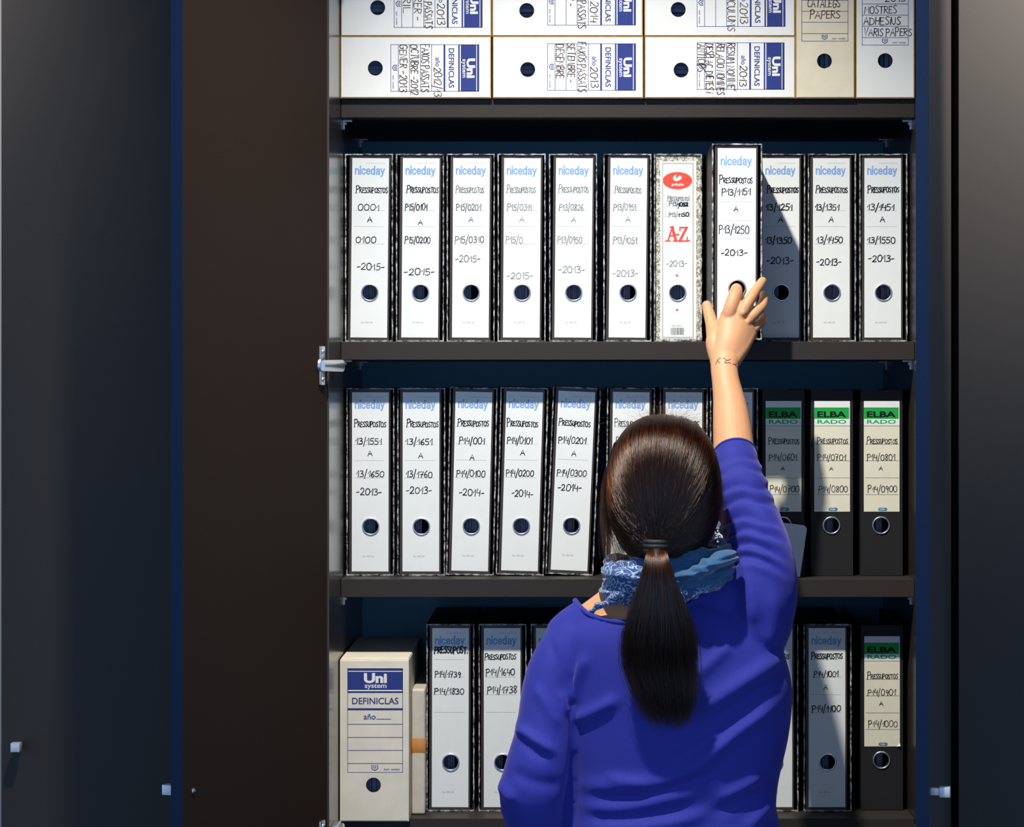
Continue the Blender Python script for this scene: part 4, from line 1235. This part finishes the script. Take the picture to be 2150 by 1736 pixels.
# curved drape folds across the raised sleeve
for (y0, y1, y2, am) in ((985, 965, 985, -.0022), (1008, 985, 1010, -.0042), (1042, 1022, 1035, -.0050), (1078, 1050, 1062, -.0060), (1112, 1086, 1100, -.0058), (1142, 1112, 1130, -.0060), (1165, 1142, 1168, -.0066), (1182, 1170, 1198, -.0052)):
    am *= 1.0
    FOLDS.append(([(1490, y0 + 22), (1520, y0), (1562, y1), (1600, y1 + 6), (1650, y2 + 8)], am, 5.6))
    FOLDS.append(([(1490, y0 + 36), (1520, y0 + 15), (1562, y1 + 16), (1600, y1 + 22), (1650, y2 + 22)], -am * .55, 8))
x, z = s_co[:, 0], s_co[:, 2]
px_ = s_co[:, 0] * FPX / s_co[:, 1] + VX; py_ = VY - (s_co[:, 2] - CAM_Z) * FPX / s_co[:, 1]
disp = np.zeros(len(s_co))
for poly, amp, wd in FOLDS:
    pts = np.array([XZ(*q) for q in catmull(poly, 4)]); w_ = wd * DS / FPX
    best = np.full(len(s_co), 1e9); tt = np.zeros(len(s_co))
    for i in range(len(pts) - 1):
        a, d = pts[i], pts[i + 1] - pts[i]
        L = (d ** 2).sum()
        t = np.clip(((x - a[0]) * d[0] + (z - a[1]) * d[1]) / L, 0, 1)
        dd = np.hypot(x - a[0] - t * d[0], z - a[1] - t * d[1])
        up = dd < best
        best[up] = dd[up]; tt[up] = (i + t[up]) / (len(pts) - 1)
    taper = np.clip(np.minimum(tt, 1 - tt) * 5, 0.15, 1)
    disp += 1.75 * amp * taper * np.exp(-(best / w_) ** 2)
back = np.clip((0.45 - s_no[:, 1]) / 0.5, 0, 1)
disp = laplace(s_co, s_f, disp * back, 4)
s_co = s_co + s_no * disp[:, None]
s_co = laplace(s_co, s_f, s_co, 3)
# cut the neck opening and the cuffs
nx = np.array([1205, 1225, 1255, 1300, 1350, 1400, 1440, 1500, 1540, 1560]); ny = np.array([1262, 1281, 1293, 1299, 1297, 1284, 1264, 1232, 1196, 1165])
NXW = (nx - VX) * 3.40 / FPX; NZW = CAM_Z + (VY - ny) * 3.40 / FPX
line = np.interp(s_co[:, 0], NXW, NZW)
slv = [np.array(P(a, b_, c)) for a, b_, c, _ in SLV]
dsl = np.full(len(s_co), 9.0)
for a, b_ in zip(slv[:-1], slv[1:]):
    for t in np.linspace(0, 1, 8): dsl = np.minimum(dsl, np.linalg.norm(s_co - (a + (b_ - a) * t), axis=1) - (.040 if b_[2] > 1.45 else .052))
in_neck = (dsl > 0.006) & (s_co[:, 0] > NXW[0]) & (s_co[:, 0] < NXW[-1]) & (s_co[:, 2] > line) & (s_co[:, 1] < 3.56)
# right cuff plane
c0 = P(1546, 958, 3.594); ax = (P(1546, 958, 3.594) - P(1564, 1050, 3.530)).normalized()
ax = (ax + Vector((0.0, 0.25, 0))).normalized()
rel = s_co - np.array(c0)
past = (rel @ np.array(ax) > 0.002) & (np.linalg.norm(rel, axis=1) < 0.08)
kill = in_neck | past
# pull the rim vertices onto the cutting lines so that the edges run clean
nb_ = {}
keepf = [f for f in s_f if not any(kill[i] for i in f)]
cntE = {}
for f in keepf:
    for i in range(len(f)):
        k2 = (min(f[i], f[(i + 1) % len(f)]), max(f[i], f[(i + 1) % len(f)])); cntE[k2] = cntE.get(k2, 0) + 1
rimv = set(v for k2, c in cntE.items() if c == 1 for v in k2)
for v in rimv:
    p = s_co[v]
    if np.linalg.norm(p - np.array(c0)) < 0.09:
        s_co[v] = p - np.array(ax) * ((p - np.array(c0)) @ np.array(ax) - 0.002)
    elif NXW[0] < p[0] < NXW[-1]:
        s_co[v, 2] = np.interp(p[0], NXW, NZW)
used = sorted(set(i for f in keepf for i in f)); remap = {v: i for i, v in enumerate(used)}
SW_CO = s_co[used]; SW_F = [[remap[i] for i in f] for f in keepf]
sweater = person_part('sweater', SW_CO, SW_F, KNIT)
sweater.modifiers.new('thick', 'SOLIDIFY').thickness = 0.0016
# ribbed edge at the neckline and the cuff hem
def on_sweater(px, py):
    q = XZ(px, py)
    xw = (px - VX) * 3.40 / FPX; zw = CAM_Z + (VY - py) * 3.40 / FPX
    d2 = (SW_CO[:, 0] - xw) ** 2 + (SW_CO[:, 2] - zw) ** 2 + np.where(SW_CO[:, 1] < 3.45, 0, 1)
    return Vector(SW_CO[int(np.argmin(d2))])
rimpts = [on_sweater(a, b_) - Vector((0, 0, .0020)) for a, b_ in zip(np.interp(np.linspace(0, 1, 26), np.linspace(0, 1, len(nx)), nx), np.interp(np.linspace(0, 1, 26), np.linspace(0, 1, len(ny)), ny))]
rimpts = rimpts[:22]
for _ in range(2):
    rimpts = [rimpts[0]] + [(rimpts[i - 1] + rimpts[i] * 2 + rimpts[i + 1]) / 4 for i in range(1, len(rimpts) - 1)] + [rimpts[-1]]
hem = MB(); hem.tube(catmull([tuple(q) for q in rimpts], 3), (.0040), KNIT, 10)
person_part('neckband', [tuple(v) for v in hem.v], hem.f, KNIT, parent=sweater)
cf = MB()
u1 = ax.orthogonal().normalized(); u2 = ax.cross(u1)
ring = []
cuffv = [Vector(s_co[v]) for v in rimv if np.linalg.norm(s_co[v] - np.array(c0)) < 0.09]
angs = sorted((math.atan2((q - c0).dot(u2), (q - c0).dot(u1)), (q - c0 - ax * (q - c0).dot(ax)).length) for q in cuffv)
nseg = 40
for i in range(nseg + 1):
    a = -math.pi + 2 * math.pi * i / nseg
    rr = np.interp(a, [t[0] for t in angs], [t[1] for t in angs], period=2 * math.pi) if angs else .034
    ring.append(c0 + ax * 0.002 + (u1 * math.cos(a) + u2 * math.sin(a)) * rr)
cf.tube(ring, .0022, KNIT, 8)
person_part('cuff', [tuple(v) for v in cf.v], cf.f, KNIT, parent=sweater)

# ---- trousers, shoes ------------------------------------------------
tb = MB()
upright(tb, [Vector((.150, 3.44, .90)), Vector((.150, 3.44, .84)), Vector((.150, 3.44, .77))], [(.164, .114), (.172, .120), (.160, .112)], 40)
for sx in (-1, 1):
    tube_piece(tb, [Vector((.150 + sx * .082, 3.44, .84)), Vector((.150 + sx * .088, 3.43, .66)), Vector((.150 + sx * .09, 3.42, .46)), Vector((.150 + sx * .09, 3.435, .28)), Vector((.150 + sx * .09, 3.445, .10))],
               [.093, .085, .065, .061, .056])
t_co, t_no, t_f = melt(tb, 0.006, 4)
person_part('trousers', t_co, t_f, JEANS)
for sx in (-1, 1):
    fb = MB()
    tube_piece(fb, [Vector((.150 + sx * .09, 3.405, .045)), Vector((.150 + sx * .094, 3.50, .040)), Vector((.150 + sx * .10, 3.63, .034))], [(.040, .042), (.044, .038), (.038, .030)], 20, 4)
    f_co, f_no, f_f = melt(fb, 0.004, 3)
    f_co[:, 2] = np.maximum(f_co[:, 2], 0.002)
    person_part('shoe', f_co, f_f, SHOE)

# ---- scarf ------------------------------------------------------------
def scarf_mat():
    m = bpy.data.materials.new('paisley_scarf')
    m.use_nodes = True
    nt = m.node_tree; b_ = nt.nodes['Principled BSDF']; b_.inputs['Roughness'].default_value = 0.8
    b_.inputs['Sheen Weight'].default_value = 0.3
    tc = nt.nodes.new('ShaderNodeTexCoord')
    w = nt.nodes.new('ShaderNodeTexVoronoi'); w.inputs['Scale'].default_value = 62; w.feature = 'F1'
    n = nt.nodes.new('ShaderNodeTexNoise'); n.inputs['Scale'].default_value = 40; n.inputs['Detail'].default_value = 2
    mx = nt.nodes.new('ShaderNodeVectorMath'); mx.operation = 'MULTIPLY_ADD'
    nt.links.new(n.outputs['Color'], mx.inputs[0]); mx.inputs[1].default_value = (.03, .03, .03); nt.links.new(tc.outputs['Object'], mx.inputs[2])
    nt.links.new(tc.outputs['Object'], n.inputs['Vector']); nt.links.new(mx.outputs[0], w.inputs['Vector'])
    sn = nt.nodes.new('ShaderNodeMath'); sn.operation = 'SINE'
    ml = nt.nodes.new('ShaderNodeMath'); ml.operation = 'MULTIPLY'; ml.inputs[1].default_value = 22
    nt.links.new(w.outputs['Distance'], ml.inputs[0]); nt.links.new(ml.outputs[0], sn.inputs[0])
    r = nt.nodes.new('ShaderNodeValToRGB')
    r.color_ramp.elements[0].position = 0.45; r.color_ramp.elements[1].position = 0.75
    r.color_ramp.elements[0].color = srgb(40, 66, 116); r.color_ramp.elements[1].color = srgb(150, 176, 206)
    nt.links.new(sn.outputs[0], r.inputs['Fac'])
    # the print is on the border half of the cloth, which lies to the left and along the lower right fold
    sx = nt.nodes.new('ShaderNodeSeparateXYZ'); nt.links.new(tc.outputs['Object'], sx.inputs[0])
    def ramp(sock, lo, hi, flip):
        q = nt.nodes.new('ShaderNodeMapRange'); nt.links.new(sock, q.inputs[0])
        q.inputs[1].default_value = lo; q.inputs[2].default_value = hi
        q.inputs[3].default_value = 1.0 if flip else 0.0; q.inputs[4].default_value = 0.0 if flip else 1.0
        return q.outputs[0]
    r2 = nt.nodes.new('ShaderNodeMath'); r2.operation = 'MAXIMUM'
    nt.links.new(ramp(sx.outputs[0], -0.030, -0.018, True), r2.inputs[0]); nt.links.new(ramp(sx.outputs[2], 1.350, 1.362, True), r2.inputs[1])
    mc = nt.nodes.new('ShaderNodeMix'); mc.data_type = 'RGBA'
    nt.links.new(r2.outputs[0], mc.inputs['Factor']); mc.inputs[6].default_value = srgb(24, 78, 118)
    nt.links.new(r.outputs['Color'], mc.inputs[7]); nt.links.new(mc.outputs[2], b_.inputs['Base Color'])
    return m
SCARF = scarf_mat()
cb = MB()
cx0 = P(1402, 1196, 3.425)
# two wraps round the neck, each a bent soft roll
def wrap(dz, rx, ry, rz, tilt, ph, cz=0.0, rr=.016):
    pts, rad = [], []
    for i in range(41):
        a = 2 * math.pi * i / 40
        pts.append(cx0 + Vector((rx * math.cos(a), ry * math.sin(a), dz + tilt * math.cos(a) + cz * (1 - math.sin(a)) + .003 * math.sin(3 * a + ph))))
        q = 1 + .16 * math.sin(5 * a + ph)
        rad.append((rr * q, rz * q))
    cb.tube(pts, rad, SCARF, 18)
wrap(.006, .082, .080, .022, .012, 0.3, 0, .015); wrap(-.014, .088, .086, .018, .016, 1.7, 0, .014); wrap(-.028, .078, .084, .012, .012, 2.9, 0, .010)
def roll(pts):
    p, r = S(pts); p, r = ease(p, r, 5); cb.tube(p, r, SCARF, 16)
roll([(1400, 1215, 3.342, (.016, .010)), (1450, 1205, 3.338, (.026, .010)), (1500, 1180, 3.345, (.026, .012)), (1538, 1168, 3.372, (.012, .010))])
roll([(1385, 1240, 3.340, (.010, .008)), (1440, 1244, 3.336, (.010, .008)), (1490, 1225, 3.344, (.009, .007)), (1530, 1195, 3.37, (.006, .006))])
roll([(1276, 1196, 3.395, (.012, .012)), (1300, 1205, 3.372, (.022, .014)), (1330, 1208, 3.352, (.024, .014)), (1365, 1205, 3.340, (.018, .012))])
roll([(1345, 1225, 3.345, (.012, .010)), (1318, 1240, 3.352, (.011, .008)), (1285, 1258, 3.366, (.009, .006)), (1255, 1275, 3.385, (.007, .005)), (1228, 1290, 3.41, (.005, .004))])
c_co, c_no, c_f = melt(cb, 0.0026, 4)
rg = np.random.RandomState(3)
wv = 0.0016 * np.sin(c_co[:, 2] * 420 + 60 * c_co[:, 0] + 2 * np.sin(c_co[:, 0] * 70)) + 0.0010 * np.sin(c_co[:, 2] * 800 - 150 * c_co[:, 0])
c_co = c_co + c_no * wv[:, None]
scarf = person_part('scarf', c_co, c_f, SCARF)

# ---- hair ---------------------------------------------------------------
def hair_mat():
    m = bpy.data.materials.new('dark_brown_hair')
    m.use_nodes = True
    nt = m.node_tree; nt.nodes.clear()
    o = nt.nodes.new('ShaderNodeOutputMaterial'); h = nt.nodes.new('ShaderNodeBsdfHairPrincipled')
    h.parametrization = 'MELANIN'
    h.inputs['Melanin'].default_value = 0.83; h.inputs['Melanin Redness'].default_value = 0.90
    h.inputs['Roughness'].default_value = 0.22; h.inputs['Radial Roughness'].default_value = 0.35
    h.inputs['Coat'].default_value = 0.15
    h.inputs['Random Color'].default_value = 0.40; h.inputs['Random Roughness'].default_value = 0.2
    nt.links.new(h.outputs[0], o.inputs['Surface'])
    return m
HAIR = hair_mat()
rh = np.random.RandomState(11)
SK = P(1394, 1035, 3.405); SR = np.array((.0835, .100, .1135))
SKv = np.array(SK)
TIEP = np.array(P(1378, 1143, 3.318))
tdir = (TIEP - SKv) / SR; tdir /= np.linalg.norm(tdir)
TS = np.linalg.norm((TIEP - SKv) / SR)
face = np.array((.22, .93, .10)); face /= np.linalg.norm(face)
strands, radii = [], []
def sq(d):
    e = 2.0 + 0.36 * max(0.0, d[2] + 0.2)
    return 1.0 / (abs(d[0]) ** e + abs(d[1]) ** e + abs(d[2]) ** e) ** (1 / e)
def surf(d, s): return SKv + d * SR * (s * sq(d))
def slerp(a, b_, t):
    w = math.acos(np.clip(a @ b_, -1, 1))
    return (math.sin((1 - t) * w) * a + math.sin(t * w) * b_) / max(math.sin(w), 1e-6)
NP = 16
cnt = 0
while cnt < 6200:
    d = rh.normal(size=3); d /= np.linalg.norm(d)
    if d @ face > 0.70 - 0.25 * max(0, -d[2]): continue
    if d[2] < -0.55 and d[1] > -0.2: continue
    if d[2] < -0.80: continue
    if math.acos(np.clip(d @ tdir, -1, 1)) < 0.25: continue
    cnt += 1
    if cnt % 7 == 1: cl = rh.normal(size=3) * 0.07; cd = d
    else:
        d2 = cd + rh.normal(size=3) * .05; d2 /= np.linalg.norm(d2)
        if math.acos(np.clip(d2 @ tdir, -1, 1)) > 0.25: d = d2
    lay = 0.985 + 0.034 * rh.rand()
    jit = cl + rh.normal(size=3) * 0.03
    sag = rh.rand() * 0.02
    pts = []
    wv_ = rh.rand() * 6.28; am_ = 0.010 * rh.rand()
    for i in range(NP):
        t = i / (NP - 1)
        q = slerp(d, tdir, t) + jit * math.sin(math.pi * t) * 0.5 + am_ * np.array((math.sin(9 * t + wv_), 0, math.cos(7 * t + wv_)))
        q /= np.linalg.norm(q)
        s_ = lay * (1 - t ** 3) + t ** 3 * TS * (0.985 + 0.02 * rh.rand())
        pts.append(surf(q, s_) + (rh.normal(size=3) * 0.006) * (t ** 4) * (1 - 0.4 * t))
    pts[-1] = TIEP + rh.normal(size=3) * np.array((.006, .004, .005))
    strands.append(np.array(pts)); radii.append(np.linspace(.00024, .00013, NP) * (0.6 + 0.8 * rh.rand()))
# short fly-away hairs at the crown and loose locks at both sides
for i in range(420):
    a = rh.rand() * 6.28
    d = np.array((0.35 * rh.normal(), 0.25 * rh.normal() - .1, 1)); d /= np.linalg.norm(d)
    p0 = surf(d, 0.99); L = .012 + .026 * rh.rand()
    dirv = d * np.array((1.2, 1, .8)) + rh.normal(size=3) * .55
    pts = [p0 + dirv * L * t + np.array((0, 0, -.010)) * t * t * (L / .02) for t in np.linspace(0, 1, 7)]
    strands.append(np.array(pts)); radii.append(np.linspace(.00006, .00003, 7))
def lock(start, n, path, spread, rad=.00013):
    base = np.array([P(*q) for q in path])
    for i in range(n):
        off = rh.normal(size=3) * spread; ph = rh.rand() * 6
        K = 18
        tt_ = np.linspace(0, 1, len(base)); ts = np.linspace(0, 1, K)
        c = np.array([[np.interp(t, tt_, base[:, j]) for j in range(3)] for t in ts])
        ln = 0.75 + .25 * rh.rand()
        c = np.array([[np.interp(t * ln, ts, c[:, j]) for j in range(3)] for t in ts])
        c += off[None, :] * (0.25 + ts[:, None]) + np.stack([.0025 * np.sin(5 * ts + ph) * ts, 0 * ts, .001 * np.cos(4 * ts + ph)], 1)
        strands.append(c); radii.append(np.linspace(rad, rad * .5, K))
lock(None, 300, [(1318, 905, 3.40), (1284, 965, 3.41), (1273, 1030, 3.42), (1274, 1090, 3.425), (1282, 1150, 3.42)], .0034)
lock(None, 110, [(1290, 960, 3.42), (1277, 1040, 3.43), (1279, 1110, 3.43), (1300, 1165, 3.41), (1315, 1195, 3.39)], .0055)
lock(None, 26, [(1285, 1060, 3.42), (1300, 1120, 3.40), (1312, 1160, 3.39), (1296, 1190, 3.39)], .006)
lock(None, 110, [(1470, 905, 3.40), (1502, 965, 3.405), (1513, 1030, 3.41), (1511, 1090, 3.41), (1503, 1125, 3.41)], .0026)
lock(None, 60, [(1292, 930, 3.40), (1272, 1000, 3.41), (1266, 1080, 3.415), (1272, 1160, 3.41), (1284, 1215, 3.40)], .0040)
lock(None, 40, [(1330, 1080, 3.36), (1308, 1130, 3.37), (1300, 1170, 3.375), (1318, 1200, 3.37)], .0050)
lock(None, 16, [(1512, 1030, 3.40), (1522, 1075, 3.40), (1530, 1110, 3.39), (1520, 1150, 3.39)], .003)

def hair_object(name, strands, radii, parent):
    hc = bpy.data.hair_curves.new(name)
    hc.add_curves([len(s_) for s_ in strands])
    allp = np.concatenate(strands).astype(np.float32) - np.array((0.13, 3.42, 0), dtype=np.float32)
    hc.attributes['position'].data.foreach_set('vector', allp.ravel())
    ra = hc.attributes.get('radius') or hc.attributes.new('radius', 'FLOAT', 'POINT')
    ra.data.foreach_set('value', np.concatenate(radii).astype(np.float32))
    hc.materials.append(HAIR)
    return link(name, hc, parent)

# scalp mass under the strands
hm = MB()
V, F = [], []
nu, nv = 40, 28
for i in range(nv + 1):
    th = math.pi * i / nv
    for j in range(nu):
        ph = 2 * math.pi * j / nu
        d = np.array((math.sin(th) * math.cos(ph), math.sin(th) * math.sin(ph), math.cos(th)))
        k_ = 0.975
        if d @ face > 0.55: k_ = 0.80
        if d[2] < -0.5 : k_ *= 1 - 0.35 * (-d[2] - 0.5)
        V.append(Vector(SKv + d * SR * k_ * sq(d)))
for i in range(nv):
    for j in range(nu):
        F.append((i * nu + j, i * nu + (j + 1) % nu, (i + 1) * nu + (j + 1) % nu, (i + 1) * nu + j))
hm.poly(V, F, HAIRB)
tube_piece(hm, [Vector(SKv) + Vector((0, -.04, -.05)), Vector(TIEP) + Vector((0, .012, .004)), Vector(TIEP)], [.050, .024, .012], 16, 4)
k_co, k_no, k_f = melt(hm, 0.004, 6)
hair = person_part('hair', k_co, k_f, HAIRB)
hair_object('head_strands', strands, radii, hair)

# ponytail
PT = [(1378, 1143, 3.316, .010), (1379, 1170, 3.294, .0145), (1382, 1220, 3.284, .0235), (1384, 1280, 3.290, .0390), (1384, 1340, 3.304, .0510), (1386, 1400, 3.318, .050),
      (1396, 1455, 3.322, .041), (1404, 1500, 3.326, .029), (1408, 1536, 3.328, .013)]
pp, pr = S(PT)
p2, r2_ = ease(pp, [(r, r * .55) for r in pr], 6)
pc = MB()
nn_ = int(len(p2) * .86)
pc.tube([q for q in p2[:nn_]], [(a * (.55 + .29 * min(1, i / 8)) * min(1, (nn_ - i) / 9 + .12), b_ * (.5 + .34 * min(1, i / 8))) for i, (a, b_) in enumerate(r2_[:nn_])], HAIRB, 20)
pony = person_part('ponytail', [tuple(v) for v in pc.v], pc.f, HAIRB)
ps, prd = [], []
P2 = np.array([tuple(q) for q in p2]); R2 = np.array(r2_)
M_ = len(P2)
for i in range(3000):
    if i % 9 == 0: ca = rh.rand() * 6.283; cw = rh.normal() * .004; ce = rh.rand()
    a = ca + rh.normal() * .10; q = math.sqrt(rh.rand()) if rh.rand() < .35 else 0.86 + .16 * rh.rand()
    end = int(M_ * (0.66 + 0.22 * ce + 0.12 * rh.rand()))
    idx = np.linspace(0, end - 1, 18)
    c = np.stack([np.interp(idx, np.arange(M_), P2[:, j]) for j in range(3)], 1)
    rr = np.stack([np.interp(idx, np.arange(M_), R2[:, j]) for j in range(2)], 1)
    tt_ = np.linspace(0, 1, 18)
    tw = a + .5 * tt_ * rh.normal()
    clump = 1 + .05 * math.sin(a * 9) 
    c[:, 0] += np.cos(tw) * rr[:, 0] * q * clump + .0015 * np.sin(8 * tt_ + a * 5)
    c[:, 1] += np.sin(tw) * rr[:, 1] * q * clump
    c[:, 2] += rh.normal() * .004 * tt_; c[:, 0] += cw * tt_ ** 2 * 1.4
    ps.append(c); prd.append(np.linspace(.00020, .00010, 18))
hair_object('tail_strands', ps, prd, pony)
tm = MB()
for dz, rr in ((.004, .0150), (-.002, .0158), (-.008, .0150)):
    tm.torus(Vector(TIEP) + Vector((0, .002, dz)), rr, .0040, TIE, n=30, k=10, axis='z')
person_part('hair_tie', [tuple(v) for v in tm.v], tm.f, TIE)

# ---- earring ---------------------------------------------------------------
em = MB()
e0 = P(1506, 1100, 3.405)
em.torus(e0, .0042, .0009, SILVER, n=20, k=8)
for i, (dx, dz, r_3) in enumerate(((0, -.010, .0030), (-.002, -.017, .0024), (.003, -.019, .0026), (0, -.026, .0030), (.001, -.034, .0022))):
    V0 = len(em.v); ell(em, e0 + Vector((dx, 0, dz)), (r_3, r_3 * .6, r_3 * 1.2), n=10, k=8)
er = person_part('earring', [tuple(v) for v in em.v], em.f, SILVER)
